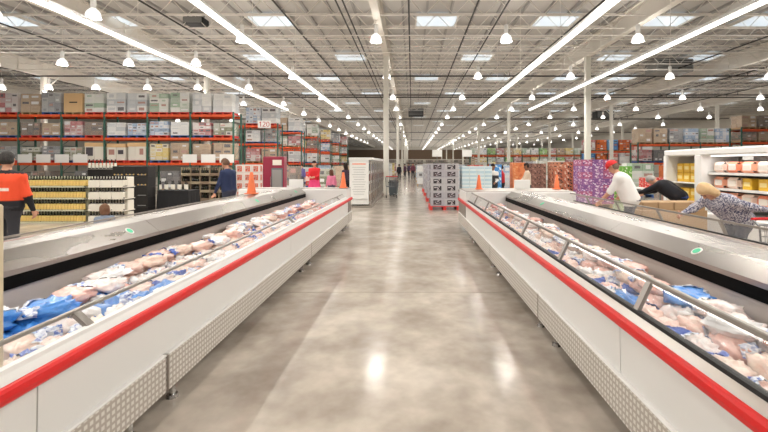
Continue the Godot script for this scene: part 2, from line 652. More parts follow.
# ---------- the two islands ----------
func island(sg: float, p: Dictionary) -> void:
	var k := -sg
	var xc: float = p.xc * sg
	var look := "long white meat island with stainless canopy and red bumper along the %s of the aisle" % p.side
	var root := base("meat_island", Vector3(xc, 0, 0), look, "display case", "meat islands")
	var face: float = p.face
	var gb: Vector2 = p.gb
	var gt: Vector2 = p.gt
	var bl: float = p.black
	var zn := 1.2          # near end, behind the viewer
	var zi: float = -p.z_in
	var zo: float = -p.z_out
	var left: bool = p.side == "left"
	# carcass: two wells either side of a spine
	var o := []
	var half := [Vector2(face - 0.04, 0.15), Vector2(face - 0.04, 0.70), Vector2(gb.x + 0.02, gb.y - 0.01), Vector2(gb.x - 0.03, gb.y - 0.01), Vector2(gb.x - 0.07, 0.525), Vector2(bl - 0.02, 0.525), Vector2(bl - 0.02, p.b0 + 0.03)]
	for v in half: o.append(v)
	for i in range(half.size() - 1, -1, -1): o.append(Vector2(-half[i].x, half[i].y))
	var s := S()
	prism(s, o, zi, zn)
	part("carcass", s, M.well, root)
	for side in [1.0, -1.0]:
		var q: float = k * side
		# kick plates and front panels, one for each unit
		var js: Array = p.joints
		for j in js.size():
			var z0: float = -js[j]
			var z1: float = -js[j + 1] if j + 1 < js.size() else zo
			if absf(z1 - z0) < 0.2: continue
			s = S()
			cb(s, Vector3(q * (face - 0.012), 0.272, (z0 + z1) / 2), Vector3(0.024, 0.225, absf(z1 - z0) - 0.03), 0.004)
			part("kick_plate", s, M.perforated, root)
			s = S()
			cb(s, Vector3(q * (face - 0.03), 0.392, (z0 + z1) / 2), Vector3(0.06, 0.014, absf(z1 - z0) - 0.02), 0.004)
			part("kick_ledge", s, M.enamel, root)
			for dz in [0.22, -0.22]:
				var zf: float = z0 + dz
				if zf > 0.9: continue
				s = S()
				tube(s, Vector3(q * (face - 0.1), 0.0, zf), Vector3(q * (face - 0.1), 0.022, zf), 0.042, 12, 0.036)
				tube(s, Vector3(q * (face - 0.1), 0.02, zf), Vector3(q * (face - 0.1), 0.17, zf), 0.02, 10)
				part("foot", s, M.chrome, root)
		var ps := [zn]
		for z in (([-1.75, -5.42, -9.1] if left else [-2.4, -4.85, -7.3])): ps.append(z)
		ps.append(zo)
		for j in ps.size() - 1:
			s = S()
			var poly := [Vector2(q * (face - 0.025), 0.40), Vector2(q * (face - 0.02), 0.69), Vector2(q * (face - 0.05), 0.69), Vector2(q * (face - 0.05), 0.40)]
			prism(s, poly, ps[j] - 0.004, ps[j + 1] + 0.004)
			part("front_panel", s, M.enamel_panel, root)
		# bumper
		s = S()
		prism(s, [Vector2(q * (face - 0.03), 0.686), Vector2(q * (face + 0.002), 0.688), Vector2(q * (face + 0.014), 0.70), Vector2(q * (face + 0.018), 0.72), Vector2(q * (face + 0.014), 0.742), Vector2(q * (face + 0.002), 0.754), Vector2(q * (face - 0.03), 0.757)], zn, zo)
		part("bumper", s, M.red_vinyl, root)
		# cap strip above the bumper
		s = S()
		prism(s, [Vector2(q * (face - 0.03), 0.74), Vector2(q * (face - 0.012), 0.757), Vector2(q * (gb.x + 0.012), gb.y + 0.004), Vector2(q * (gb.x - 0.03), gb.y + 0.004), Vector2(q * (gb.x - 0.03), 0.74)], zn, zi)
		part("cap_strip", s, M.enamel if left else M.stainless_bright, root)
		s = S()
		prism(s, [Vector2(q * (gb.x + 0.018), gb.y - 0.004), Vector2(q * (gb.x + 0.014), gb.y + 0.018), Vector2(q * (gb.x - 0.022), gb.y + 0.018), Vector2(q * (gb.x - 0.022), gb.y - 0.004)], zn, zi)
		part("glass_channel", s, M.black_rubber if not left else M.enamel, root)
		# glass front: panes, posts, top rail
		var cuts := [zn]
		for z in p.posts: cuts.append(-z)
		cuts.append(zi)
		var dir := (gt - gb).normalized()
		var nrm := Vector2(dir.y, -dir.x) * 0.004
		for j in cuts.size() - 1:
			s = S()
			var poly := [gb - nrm, gt - nrm, gt + nrm, gb + nrm]
			for i in 4: poly[i] = Vector2(q * poly[i].x, poly[i].y)
			prism(s, poly, cuts[j] - 0.006, cuts[j + 1] + 0.006)
			part("glass_pane", s, M.glass, root)
		for z in p.posts:
			s = S()
			var n2 := nrm * 2.6
			var poly := [gb - n2, gt - n2, gt + n2, gb + n2]
			for i in 4: poly[i] = Vector2(q * poly[i].x, poly[i].y)
			prism(s, poly, -z - 0.022, -z + 0.022)
			part("glass_post", s, M.rail_grey, root)
		s = S()
		var rt := gt + dir * 0.012
		var rw := 0.009 if left else 0.012
		prism(s, [Vector2(q * (rt.x - rw), rt.y - rw), Vector2(q * (rt.x + rw), rt.y - rw), Vector2(q * (rt.x + rw), rt.y + rw * 0.6), Vector2(q * (rt.x + rw * 0.5), rt.y + rw), Vector2(q * (rt.x - rw), rt.y + rw)], zn, zi)
		part("top_rail", s, M.rail_grey, root)
		# black strip under the canopy
		s = S()
		prism(s, [Vector2(q * (bl - 0.03), p.b0), Vector2(q * (bl + 0.012), p.b0), Vector2(q * (bl + 0.006), p.b1), Vector2(q * (bl - 0.03), p.b1)], zn, zi)
		part("vent_strip", s, M.black_strip, root)
	# canopy in sheets
	var cr: Vector2 = p.crease
	var cj := [zn, -1.6, -4.3, -7.0, zi] if left else [zn, -2.0, -4.4, -6.9, zi]
	for j in cj.size() - 1:
		s = S()
		prism(s, [Vector2(-bl - 0.004, p.b1), Vector2(-bl - 0.004, p.b1 + 0.035), Vector2(-cr.x, cr.y), Vector2(0, p.top), Vector2(cr.x, cr.y), Vector2(bl + 0.004, p.b1 + 0.035), Vector2(bl + 0.004, p.b1)], cj[j] - 0.002, cj[j + 1] + 0.002)
		part("canopy_sheet", s, M.stainless, root)
	# far end block
	s = S()
	cb(s, Vector3(0, (p.wall + 0.15) / 2, (zi + zo) / 2), Vector3(face * 2 - 0.05, p.wall - 0.15, absf(zi - zo)), 0.02)
	part("end_wall", s, M.enamel, root)
	s = S()
	bx(s, Vector3(0, p.wall + 0.004, (zi + zo) / 2), Vector3(face * 2 - 0.07, 0.012, absf(zi - zo) - 0.03))
	part("end_cap", s, M.stainless_dull, root)
	s = S()
	bx(s, Vector3(0, 0.075, (zi + zn) / 2), Vector3(face * 1.2, 0.15, absf(zi - zn) - 0.2))
	part("plinth", s, M.under_dark, root)
	s = S()
	for j in 6:
		bx(s, Vector3(k * (face - 0.012), 0.44 + j * 0.04, (zi + zo) / 2), Vector3(0.02, 0.022, absf(zi - zo) - 0.12))
	bx(s, Vector3(k * (face - 0.02), 0.54, (zi + zo) / 2), Vector3(0.012, 0.26, absf(zi - zo) - 0.1))
	part("vent_grille", s, M.stainless_dull, root)
	if left:
		s = S()
		cb(s, Vector3(xc * -1.0 - 1.842, 0.72, -1.82), Vector3(0.045, 1.44, 0.045), 0.008)
		part("corner_post", s, M.post_beige, root)
	# round green marks on the canopy
	for z in ([3.95, 7.2, 9.6] if left else [3.15, 6.9]):
		var a := Vector2(bl + 0.004, p.b1 + 0.035)
		var t := (cr - a).normalized()
		var c := a.lerp(cr, 0.5)
		var n := Vector2(t.y, -t.x)
		var c3 := Vector3(k * c.x, c.y, -z)
		var n3 := Vector3(k * n.x, n.y, 0)
		s = S()
		tube(s, c3, c3 + n3 * 0.004, 0.042, 16)
		var d := part("sticker", s, M.paper_white if z < 4 else M.green_mark, root)
		if z < 4:
			s = S()
			tube(s, c3 + n3 * 0.004, c3 + n3 * 0.006, 0.03, 16)
			part("mark", s, M.green_mark, d)

# lumpy wrapped pack: a rounded pillow with a printed label that follows it
func pack_mesh(sz: Vector3, sd: int, e: float, u0: float, u1: float, v0: float, v1: float, out: float, m: Material, nu := 14, nv := 9) -> ArrayMesh:
	var nz := noise(1.0, sd, 2)
	var st := SurfaceTool.new()
	st.begin(Mesh.PRIMITIVE_TRIANGLES)
	var g := []
	for j in nv + 1:
		var row := []
		var v := lerpf(v0, v1, float(j) / nv)
		for i in nu + 1:
			var u := lerpf(u0, u1, float(i) / nu)
			var cv := cos(v)
			var sv := sin(v)
			var q := Vector3(signf(cos(u)) * pow(absf(cos(u)), e) * pow(absf(cv), e), signf(sv) * pow(absf(sv), e), signf(sin(u)) * pow(absf(sin(u)), e) * pow(absf(cv), e))
			var n := nz.get_noise_3dv(q * 1.3) * 0.33 + nz.get_noise_3dv(q * 3.4 + Vector3(9, 2, 5)) * 0.22
			q = q * (1.0 + n)
			q = q * sz + q.normalized() * out
			q.y = maxf(q.y, -sz.y * 0.75)
			row.append(q)
		g.append(row)
	for j in nv:
		for i in nu:
			tri(st, g[j][i], g[j + 1][i + 1], g[j + 1][i])
			tri(st, g[j][i], g[j][i + 1], g[j + 1][i + 1])
	return smooth_done(st, m)

func place(i: int) -> String:
	if i < 40: return ORD[i]
	return "%s-%s" % [["forty", "fifty", "sixty", "seventy", "eighty", "ninety"][i / 10 - 4], ORD[i % 10]]

func meat(sg: float) -> void:
	if not M.has("pk0"):
		var cols := [Color(0.93, 0.83, 0.79), Color(0.93, 0.87, 0.82), Color(0.90, 0.75, 0.71), Color(0.92, 0.91, 0.91), Color(0.24, 0.54, 0.86), Color(0.89, 0.58, 0.56)]
		# creased film and mottled flesh
		var wr := noise(0.02, 61, 3).get_seamless_image(256, 256)
		wr.convert(Image.FORMAT_RGBA8)
		wr.bump_map_to_normal_map(9.0)
		var ms := noise(0.016, 62, 4).get_seamless_image(256, 256)
		var mo := Image.create(256, 256, false, Image.FORMAT_RGB8)
		for y in 256:
			for x in 256:
				var t := clampf((ms.get_pixel(x, y).r - 0.5) * 2.2 + 0.5, 0, 1)
				mo.set_pixel(x, y, Color(1, 0.90, 0.87).lerp(Color(1, 1, 0.99), t))
		for i in cols.size():
			var m := mat("pk%d" % i, cols[i], 0.38)
			m.clearcoat_enabled = true
			m.clearcoat = 0.7
			m.clearcoat_roughness = 0.12
			var nt := ImageTexture.create_from_image(wr)
			m.normal_enabled = true
			m.normal_texture = nt
			m.normal_scale = 0.55
			m.uv1_triplanar = true
			m.uv1_scale = Vector3(3.0, 3.0, 3.0)
			if i != 4: m.albedo_texture = ImageTexture.create_from_image(mo)
		var lb := mat("print_blue", Color.WHITE, 0.35)
		var im := Image.create(64, 64, false, Image.FORMAT_RGB8)
		im.fill(Color(0.92, 0.93, 0.95))
		var r2 := RandomNumberGenerator.new()
		r2.seed = 5
		for i in 16:
			im.fill_rect(Rect2i(r2.randi_range(0, 48), r2.randi_range(0, 56), r2.randi_range(6, 18), r2.randi_range(3, 8)), Color(0.20, 0.34, 0.70) if i % 3 else Color(0.55, 0.66, 0.85))
		lb.albedo_texture = ImageTexture.create_from_image(im)
		lb.uv1_triplanar = true
		lb.uv1_scale = Vector3(7, 7, 7)
		mat("print_solid_blue", Color(0.22, 0.36, 0.72), 0.3)
		mat("print_white", Color(0.94, 0.94, 0.94), 0.35)
		mat("print_red", Color(0.80, 0.22, 0.22), 0.35)
		mat("print_yellow", Color(0.93, 0.80, 0.42), 0.35)
		mat("foam", Color(0.94, 0.94, 0.93), 0.6)
	var left := sg < 0
	var xc := -2.95 if left else 2.45
	var u_lo := 0.42 if left else 0.45
	var u_hi := 1.14 if left else 1.02
	# prototypes: [body meshes, label meshes]
	var body := []
	var labels := []
	var lm := ["print_blue", "print_solid_blue", "print_blue", "print_white", "print_blue", "print_white"]
	for t in 6:
		var bs := []
		var ls := []
		for v in 3:
			var sz := Vector3(0.086, 0.074, 0.112)
			if t == 4: sz = Vector3(0.10, 0.084, 0.125)
			if t == 5: sz = Vector3(0.08, 0.045, 0.105)
			var sd := 31 * t + 7 * v + (0 if left else 500)
			bs.append(pack_mesh(sz, sd, 0.75, 0, TAU, -PI / 2, PI / 2, 0.0, M["pk%d" % t], 24, 16))
			var a := 0.3 + 0.5 * v
			ls.append(pack_mesh(sz, sd, 0.75, a, a + 1.8 + 0.5 * v, 0.15, 1.1, 0.009, M[lm[(t + v) % 6] if t != 4 else ("print_white" if v == 0 else "print_blue")], 12, 9))
		body.append(bs)
		labels.append(ls)
	var desc := ["pale pink wrapped poultry pack", "cream wrapped poultry pack", "rosy pink wrapped meat pack", "white printed poultry pack", "bright blue poultry bag", "red meat pack on tray"]
	var where := "left" if left else "right"
	var n_of := {}
	var zmax := 9.95 if left else 9.05
	var spots := []
	var z := 0.95
	while z < zmax:
		var nc := 4 if left else 3
		for c in nc:
			spots.append([lerpf(u_lo, u_hi, (c + 0.5) / nc) + rng.randf_range(-0.01, 0.01), 0.60, z + rng.randf_range(-0.02, 0.02), false])
		if rng.randf() < 0.9:
			spots.append([lerpf(u_lo, u_hi, rng.randf_range(0.05, 0.42)), 0.722, z + 0.1, true])
		z += 0.25
	spots.sort_custom(func(a, b): return a[2] < b[2])
	for q in spots:
		var t := rng.randi_range(0, 3)
		if q[2] > 7.2 and left and rng.randf() < 0.7: t = 5 if rng.randf() < 0.6 else 2
		if q[2] > 6.8 and not left and rng.randf() < 0.6: t = 5 if rng.randf() < 0.5 else 2
		if left and q[2] > 2.0 and q[2] < 3.4 and rng.randf() < 0.45: t = 4
		if not left and q[2] > 2.0 and q[2] < 3.0 and rng.randf() < 0.22: t = 4
		var v := rng.randi_range(0, 2)
		var key := "%d" % t
		n_of[key] = n_of.get(key, 0) + 1
		var idx: int = n_of[key] - 1
		var nm: String = ["poultry_pack", "poultry_pack", "meat_pack", "poultry_pack", "poultry_bag", "meat_tray"][t]
		var o := base(nm, Vector3(xc + (-sg) * q[0], q[1] + 0.01, -q[2]), "%s in %s island, %s of these from near end" % [desc[t], where, place(idx)], "meat", "packs in the %s island" % where)
		o.rotation = Vector3(rng.randf_range(-0.12, 0.12), rng.randf_range(-0.22, 0.22) + (PI if rng.randf() < 0.5 else 0.0), rng.randf_range(-0.12, 0.12))
		if q[3]:
			o.scale = Vector3(1.3, 0.72, 1.2)
			o.position.y -= 0.02
		put("wrap", body[t][v], o)
		put("label", labels[t][v], o)
		if t == 5:
			var s := S()
			cb(s, Vector3(0, -0.04, 0), Vector3(0.16, 0.03, 0.21), 0.01)
			part("tray", s, M.foam, o)

# ---------- racks and pallet loads ----------
var LV := {
	"white": ["white cartons in clear film", Color(0.92, 0.92, 0.91), Color(0.76, 0.78, 0.80), 3, 2, true],
	"white_green": ["white cartons with green edges in film", Color(0.91, 0.91, 0.89), Color(0.60, 0.70, 0.60), 4, 2, true],
	"grey": ["grey cartons in clear film", Color(0.70, 0.70, 0.70), Color(0.52, 0.53, 0.55), 4, 3, true],
	"tan": ["tan cartons in clear film", Color(0.74, 0.64, 0.52), Color(0.66, 0.56, 0.45), 3, 2, true],
	"kraft": ["one plain kraft carton", Color(0.84, 0.70, 0.52), Color(0.84, 0.70, 0.52), 1, 1, false],
	"brown": ["brown mixed cartons in film", Color(0.55, 0.45, 0.37), Color(0.42, 0.38, 0.35), 3, 3, true],
	"mixed": ["mixed red and white cartons in film", Color(0.85, 0.83, 0.82), Color(0.72, 0.38, 0.40), 4, 3, true],
	"bluewhite": ["white and pale blue packs in film", Color(0.88, 0.90, 0.92), Color(0.60, 0.70, 0.82), 4, 4, true],
	"lid": ["white bin under a tan lid", Color(0.90, 0.88, 0.84), Color(0.88, 0.86, 0.82), 1, 2, false],
	"yellow": ["white and yellow packs in film", Color(0.90, 0.88, 0.82), Color(0.88, 0.78, 0.42), 4, 3, true],
	"olive": ["olive and white packs", Color(0.80, 0.80, 0.76), Color(0.45, 0.46, 0.32), 3, 3, true],
	"dark": ["dark grey cartons", Color(0.30, 0.30, 0.31), Color(0.44, 0.42, 0.42), 3, 3, true],
	"orange": ["orange cartons", Color(0.85, 0.46, 0.24), Color(0.76, 0.38, 0.20), 4, 3, false],
	"green": ["green packs in film", Color(0.42, 0.66, 0.30), Color(0.62, 0.78, 0.44), 4, 3, true],
	"red": ["red and white packs", Color(0.80, 0.24, 0.20), Color(0.90, 0.78, 0.74), 3, 3, false],
	"blue": ["blue boxes", Color(0.26, 0.46, 0.72), Color(0.50, 0.70, 0.84), 3, 2, false],
}
var cache := {}

func pallet_mesh(col: String) -> Mesh:
	if cache.has("p" + col): return cache["p" + col]
	var s := S()
	for k in 6:
		bx(s, Vector3(0, 0.128, -0.46 + k * 0.184), Vector3(1.06, 0.022, 0.13))
	for k in 3:
		bx(s, Vector3(-0.48 + k * 0.48, 0.068, 0), Vector3(0.10, 0.10, 1.04))
		bx(s, Vector3(-0.48 + k * 0.48, 0.009, 0), Vector3(0.12, 0.018, 1.04))
	var m := done(s, M["pallet_" + col])
	cache["p" + col] = m
	return m

func stack_mesh(kind: String, w: float, h: float, dep: float, v: int) -> Mesh:
	var key := "%s %.2f %.2f %d" % [kind, w, h, v]
	if cache.has(key): return cache[key]
	var L: Array = LV[kind]
	var r := RandomNumberGenerator.new()
	r.seed = hash(key)
	var s := S()
	var ny: int = L[3]
	var nx: int = L[4]
	var nz := maxi(1, mini(nx, 3))
	var ch := h / ny
	var cw := w / nx
	var cd := dep / nz
	for j in ny:
		for i in nx:
			for q in nz:
				if q > 0 and q < nz - 1 and i > 0 and i < nx - 1 and j < ny - 1: continue
				var a: Color = (L[1] as Color).srgb_to_linear()
				var b: Color = (L[2] as Color).srgb_to_linear()
				var t := r.randf()
				var c := a.lerp(b, t * t)
				if j % 2 == 1 and r.randf() < 0.5: c = b
				s.set_color(c)
				bx(s, Vector3(-w / 2 + cw * (i + 0.5) + r.randf_range(-0.01, 0.01), ch * (j + 0.5), -dep / 2 + cd * (q + 0.5) + r.randf_range(-0.015, 0.015)), Vector3(cw - 0.012, ch - 0.008, cd - 0.012))
				# printed panel on the front
				if L[4] > 1 and r.randf() < 0.85:
					s.set_color([b.lerp(a, 0.2), Color(0.75, 0.75, 0.75), lin(0.32, 0.30, 0.32), lin(0.70, 0.52, 0.48)][[0, 0, 1, 1, 2, 3][r.randi() % 6]])
					bx(s, Vector3(-w / 2 + cw * (i + 0.5), ch * (j + 0.5), dep / 2 + 0.004) if q == nz - 1 else Vector3(-w / 2 + cw * (i + 0.5), ch * (j + 0.5), -dep / 2 - 0.004), Vector3(cw * r.randf_range(0.35, 0.8), ch * r.randf_range(0.2, 0.55), 0.012))
	if kind == "lid":
		s.set_color(lin(0.86, 0.72, 0.54))
		bx(s, Vector3(0, h * 0.9, 0), Vector3(w + 0.03, h * 0.2 + 0.02, dep + 0.03))
	if kind == "kraft":
		s.set_color(lin(0.12, 0.12, 0.12))
		bx(s, Vector3(0, h * 0.52, dep / 2 + 0.004), Vector3(w * 0.42, 0.07, 0.012))
		s.set_color(lin(0.72, 0.58, 0.42))
		bx(s, Vector3(0, h + 0.004, 0), Vector3(0.07, 0.012, dep))
	var m := done(s, M.cartons)
	cache[key] = m
	return m

func film_mesh(w: float, h: float, dep: float) -> Mesh:
	var key := "film %.2f %.2f" % [w, h]
	if cache.has(key): return cache[key]
	var s := S()
	var r := RandomNumberGenerator.new()
	r.seed = hash(key)
	# wrapped sheet round the stack: slightly uneven bands
	var n := 6
	for j in n:
		var o := 0.012 + r.randf_range(0, 0.012)
		var y0 := h * j / n
		var y1 := h * (j + 1) / n
		var a := w / 2 + o
		var b := dep / 2 + o
		for e in [[-a, b, a, b], [a, b, a, -b], [a, -b, -a, -b], [-a, -b, -a, b]]:
			quad(s, Vector3(e[0], y0, e[1]), Vector3(e[0] * 0.996, y1, e[1] * 0.996), Vector3(e[2] * 0.996, y1, e[3] * 0.996), Vector3(e[2], y0, e[3]))
	var m := done(s, M.film)
	cache[key] = m
	return m

func pallet_load(kind: String, at: Vector3, h: float, pal: String, place: String, group: String, v := 0, w := 1.08, turn := 0.0) -> Node3D:
	var L: Array = LV[kind]
	var o := base("pallet_load", at, "%s, %s" % [L[0], place], "pallet load", group, turn)
	put("pallet", pallet_mesh(pal), o)
	var c := put("carton_stack", stack_mesh(kind, w, h - 0.14, 1.0, v), o, Vector3(0, 0.14, 0))
	if L[4] > 1: c.set_meta("kind", "stuff")
	if L[5]: put("stretch_film", film_mesh(w, h - 0.12, 1.0), o, Vector3(0, 0.13, 0))
	return o

func rack(x_end: float, d: float, bays: int, bw: float, levels: Array, label: String, group: String) -> Node3D:
	var root := base("pallet_rack", V(x_end, 0, d), label, "rack", group)
	var dep := 1.1
	var top: float = levels[-1] + 0.16
	for k in bays + 1:
		var x := -k * bw
		var s := S()
		for z in [0.0, -dep]:
			bx(s, Vector3(x, top / 2, z), Vector3(0.09, top, 0.07))
			bx(s, Vector3(x, 0.006, z), Vector3(0.16, 0.012, 0.14))
		var y := 0.3
		while y + 0.8 < top:
			tube(s, Vector3(x, y, 0), Vector3(x, y + 0.7, -dep), 0.018, 4)
			tube(s, Vector3(x, y, 0), Vector3(x, y, -dep), 0.018, 4)
			y += 0.8
		part("upright_frame", s, M.rack_green, root)
	for y in levels:
		for k in bays:
			for z in [0.0, -dep]:
				var s := S()
				cb(s, Vector3(-(k + 0.5) * bw, y - 0.06, z + (0.03 if z == 0.0 else -0.03)), Vector3(bw - 0.095, 0.15, 0.05), 0.008)
				part("beam", s, M.rack_orange, root)
			var w := S()
			for i in 9:
				bx(w, Vector3(-(k + 0.06 + i * 0.11) * bw, y + 0.008, -dep / 2), Vector3(0.05, 0.014, dep))
			for i in 3:
				bx(w, Vector3(-(k + 0.5) * bw, y + 0.004, -0.15 - i * 0.4), Vector3(bw - 0.1, 0.008, 0.03))
			part("deck", w, M.wire, root)
	return root

func racks() -> void:
	var lv := [1.68, 3.17, 4.55]
	rack(-10.62, 24.5, 6, 2.555, lv, "long pallet rack with orange beams and green uprights behind the wine", "pallet racks left of the aisle")
	var top := ["white", "white", "white_green", "white_green", "white", "white", "white_green", "kraft", "grey", "tan", "mixed", "brown"]
	var mid := ["olive", "mixed", "white", "bluewhite", "bluewhite", "white", "brown", "mixed", "tan", "brown", "tan", "white"]
	var low := ["tan", "tan", "tan", "yellow", "lid", "lid", "lid", "olive", "grey", "olive", "grey", "grey"]
	var tp := ["red", "red", "red", "red", "red", "red", "red", "wood", "blue", "wood", "red", "blue"]
	for i in 12:
		var x: float = -10.62 - 2.555 * (i / 2) - (0.66 if i % 2 == 0 else 1.9)
		pallet_load(top[i], V(x, 4.57, 25.05), 1.24 + (i % 3) * 0.03, tp[i], "top of long rack, %s from aisle end" % ORD[i], "loads on the long rack", i % 4, 1.12)
		pallet_load(mid[i], V(x, 3.19, 25.05), 0.86 + (i % 4) * 0.04, "blue" if i % 3 else "red", "middle of long rack, %s from aisle end" % ORD[i], "loads on the long rack", i % 4)
		pallet_load(low[i], V(x, 1.70, 25.05), 1.18 - (i % 2) * 0.06 - (0.2 if i > 6 else 0.0), "blue" if i % 4 == 3 else "red", "low shelf of long rack, %s from aisle end" % ORD[i], "loads on the long rack", i % 4)
		if i % 2 == 0:
			pallet_load("dark" if i % 4 else "brown", V(x - 0.6, 0, 25.05), 1.2, "wood", "under the long rack, %s from aisle end" % ORD[i / 2], "loads on the long rack", i % 4)
	# price cards along the low shelf
	for i in 7:
		var s := S()
		cb(s, Vector3(0, 0.25, 0), Vector3(0.85, 0.5, 0.02), 0.005)
		tag(part("price_card", s, M.paper_white, null, V(-23.0 + i * 1.1 + (5.4 if i > 3 else 0.0), 1.696, 24.47)), "white price card on the low shelf of the long rack, %s from left" % ORD[i], "card", "price cards on the long rack")
	# rows behind, ends stepping away along the cross aisle
	var kinds := ["white", "bluewhite", "grey", "white", "tan", "mixed", "white_green", "white", "brown", "yellow"]
	for r in 6:
		var d := 31.3 + 6.7 * r
		rack(-10.2, d, 2, 2.5, lv, "orange and green pallet rack, %s row behind the long rack" % ORD[r], "pallet racks left of the aisle")
		var names := ["top", "middle", "low shelf", "floor"]
		for l in 4:
			for i in 2:
				var y: float = [4.57, 3.19, 1.70, 0.0][l]
				var kk: String = kinds[(r * 3 + l * 2 + i) % kinds.size()]
				pallet_load(kk, V(-10.2 - 0.68 - i * 1.22, y, d + 0.55), [1.35, 1.0, 1.1, 1.2][l], ["red", "blue", "wood"][(r + l) % 3], "%s of %s rack behind, %s from end" % [names[l], ORD[r], ORD[i]], "loads on the racks behind", (r + l) % 4, 1.1)
	# aisle number sign
	var sg := base("aisle_sign", V(-10.9, 4.25, 30.4), "white aisle number sign reading 120 at a rack end", "sign")
	var s := S()
	cb(s, Vector3(0, 0.3, 0), Vector3(0.95, 0.55, 0.03), 0.01)
	part("board", s, M.paper_white, sg)
	s = S()
	tube(s, Vector3(0, -4.25, -0.05), Vector3(0, 0.4, -0.05), 0.03, 8)
	part("post", s, M.rack_green, sg)
	letters("120", 0.42, M.text_red, sg, Vector3(0, 0.3, 0.022))
	# right-hand racks
	rack(25.6, 33.0, 3, 2.5, [1.7, 3.2], "red-beamed rack with wrapped loads above the chilled cases", "pallet racks right of the aisle")
	var rk := ["bluewhite", "white_green", "bluewhite", "grey", "tan", "tan"]
	for i in 6:
		pallet_load(rk[i], V(25.6 - 0.66 - 1.25 * i, 3.22, 33.55), 1.25, "wood", "top of right rack, %s from right" % ORD[i], "loads on the right racks", i % 4)
		pallet_load(["brown", "dark", "mixed"][i % 3], V(25.6 - 0.66 - 1.25 * i, 1.72, 33.55), 1.05, "blue", "low shelf, right rack, %s from right" % ORD[i], "loads on the right racks", i % 4)
	rack(31.5, 30.0, 3, 2.5, [1.7, 3.2, 4.15], "tall red-beamed rack of brown cartons at the far right", "pallet racks right of the aisle")
	for i in 6:
		for l in 3:
			pallet_load("tan" if (i + l) % 3 else "brown", V(31.5 - 0.66 - 1.25 * i, [1.72, 3.22, 4.17][l], 30.55), [1.2, 0.75, 1.0][l], "wood", "%s level, tall right rack, %s from right" % [["low", "middle", "top"][l], ORD[i]], "loads on the right racks", (i + l) % 4)
	rack(27.0, 62.0, 7, 2.6, [1.5, 2.9], "far long rack of white and yellow goods behind the orange cartons", "pallet racks right of the aisle")
	for i in 14:
		for l in 2:
			pallet_load(["yellow", "white_green", "white", "green", "mixed", "tan"][(i * 5 + l * 2) % 6], V(27.0 - 0.68 - 1.3 * i, [1.52, 2.92][l], 62.55), 1.1, "wood", "%s shelf, far long rack, %s from right" % [["low", "top"][l], ORD[i]], "loads on the right racks", (i + l) % 4)
	rack(26.4, 45.0, 3, 2.5, [1.5, 3.0], "distant rack of mixed cartons behind the purple cartons", "pallet racks right of the aisle")
	var ck := ["orange", "mixed", "white", "red", "orange", "blue"]
	for i in 6:
		for l in 2:
			pallet_load(ck[(i + l * 2) % 6], V(26.4 - 0.66 - 1.25 * i, [1.52, 3.02][l], 45.55), 1.25, "wood", "%s shelf, distant right rack, %s from right" % [["low", "top"][l], ORD[i]], "loads on the right racks", (i + l) % 4)

func letters(t: String, h: float, m: Material, parent: Node, at: Vector3) -> void:
	var tm := TextMesh.new()
	var f := SystemFont.new()
	f.font_names = PackedStringArray(["Droid Sans"])
	tm.font = f
	tm.text = t
	tm.font_size = 64
	tm.pixel_size = h / 64.0 * 1.2
	tm.depth = 0.01
	tm.material = m
	put("lettering", tm, parent, at)

# ---------- wine and the left middle ground ----------
func bottle_meshes(glass: Material, lab: Material) -> Array:
	var s := S()
	s.set_smooth_group(0)
	lathe(s, [Vector2(0.0, 0.0), Vector2(0.037, 0.0), Vector2(0.038, 0.01), Vector2(0.038, 0.18), Vector2(0.03, 0.205), Vector2(0.015, 0.225), Vector2(0.0135, 0.285), Vector2(0.0155, 0.288), Vector2(0.0155, 0.30), Vector2(0.0, 0.30)], 8)
	var l := S()
	l.set_smooth_group(0)
	lathe(l, [Vector2(0.0386, 0.025), Vector2(0.0388, 0.03), Vector2(0.0388, 0.178), Vector2(0.0386, 0.182)], 8)
	return [smooth_done(s, glass), smooth_done(l, lab)]

func wine_stack(x0: float, d: float, nb: int, layers: int, depth_n: int, bm: Array, label_tray: String, label_b: String, lip: float, tray_m: Material, grp: String) -> void:
	# layers of open trays, each with bottles standing along the front edge
	var w := nb * 0.081
	for l in layers:
		var ww := w
		var y := l * 0.325
		var n := roundi(ww / 0.081)
		var t := base("wine_tray", V(x0 + ww / 2, y, d), "%s, %s layer from the floor" % [label_tray, ORD[l]], "tray", grp + " trays")
		var s := S()
		bx(s, Vector3(0, 0.012, -0.2), Vector3(ww, 0.022, 0.48))
		part("bottom", s, tray_m, t)
		for e in 3:
			s = S()
			cb(s, Vector3((e - 1) * ww / 3, 0.012 + lip / 2, 0.037), Vector3(ww / 3 - 0.02, lip, 0.012), 0.003)
			part("lip", s, tray_m, t)
		s = S()
		cb(s, Vector3(0, 0.155, -0.29), Vector3(ww - 0.03, 0.265, 0.26), 0.01)
		part("cartons_behind", s, tray_m, t)
		for r in depth_n if l == layers - 1 else 1:
			for i in n:
				var o := base("wine_bottle", V(x0 + (i + 0.5) * ww / n, y + 0.024, d + 0.02 + r * 0.085), "%s, %s layer, %s from left%s" % [label_b, ORD[l], ORD[i], ", back row" if r else ""], "bottle", grp + " bottles")
				put("glass", bm[0], o)
				put("label", bm[1], o)

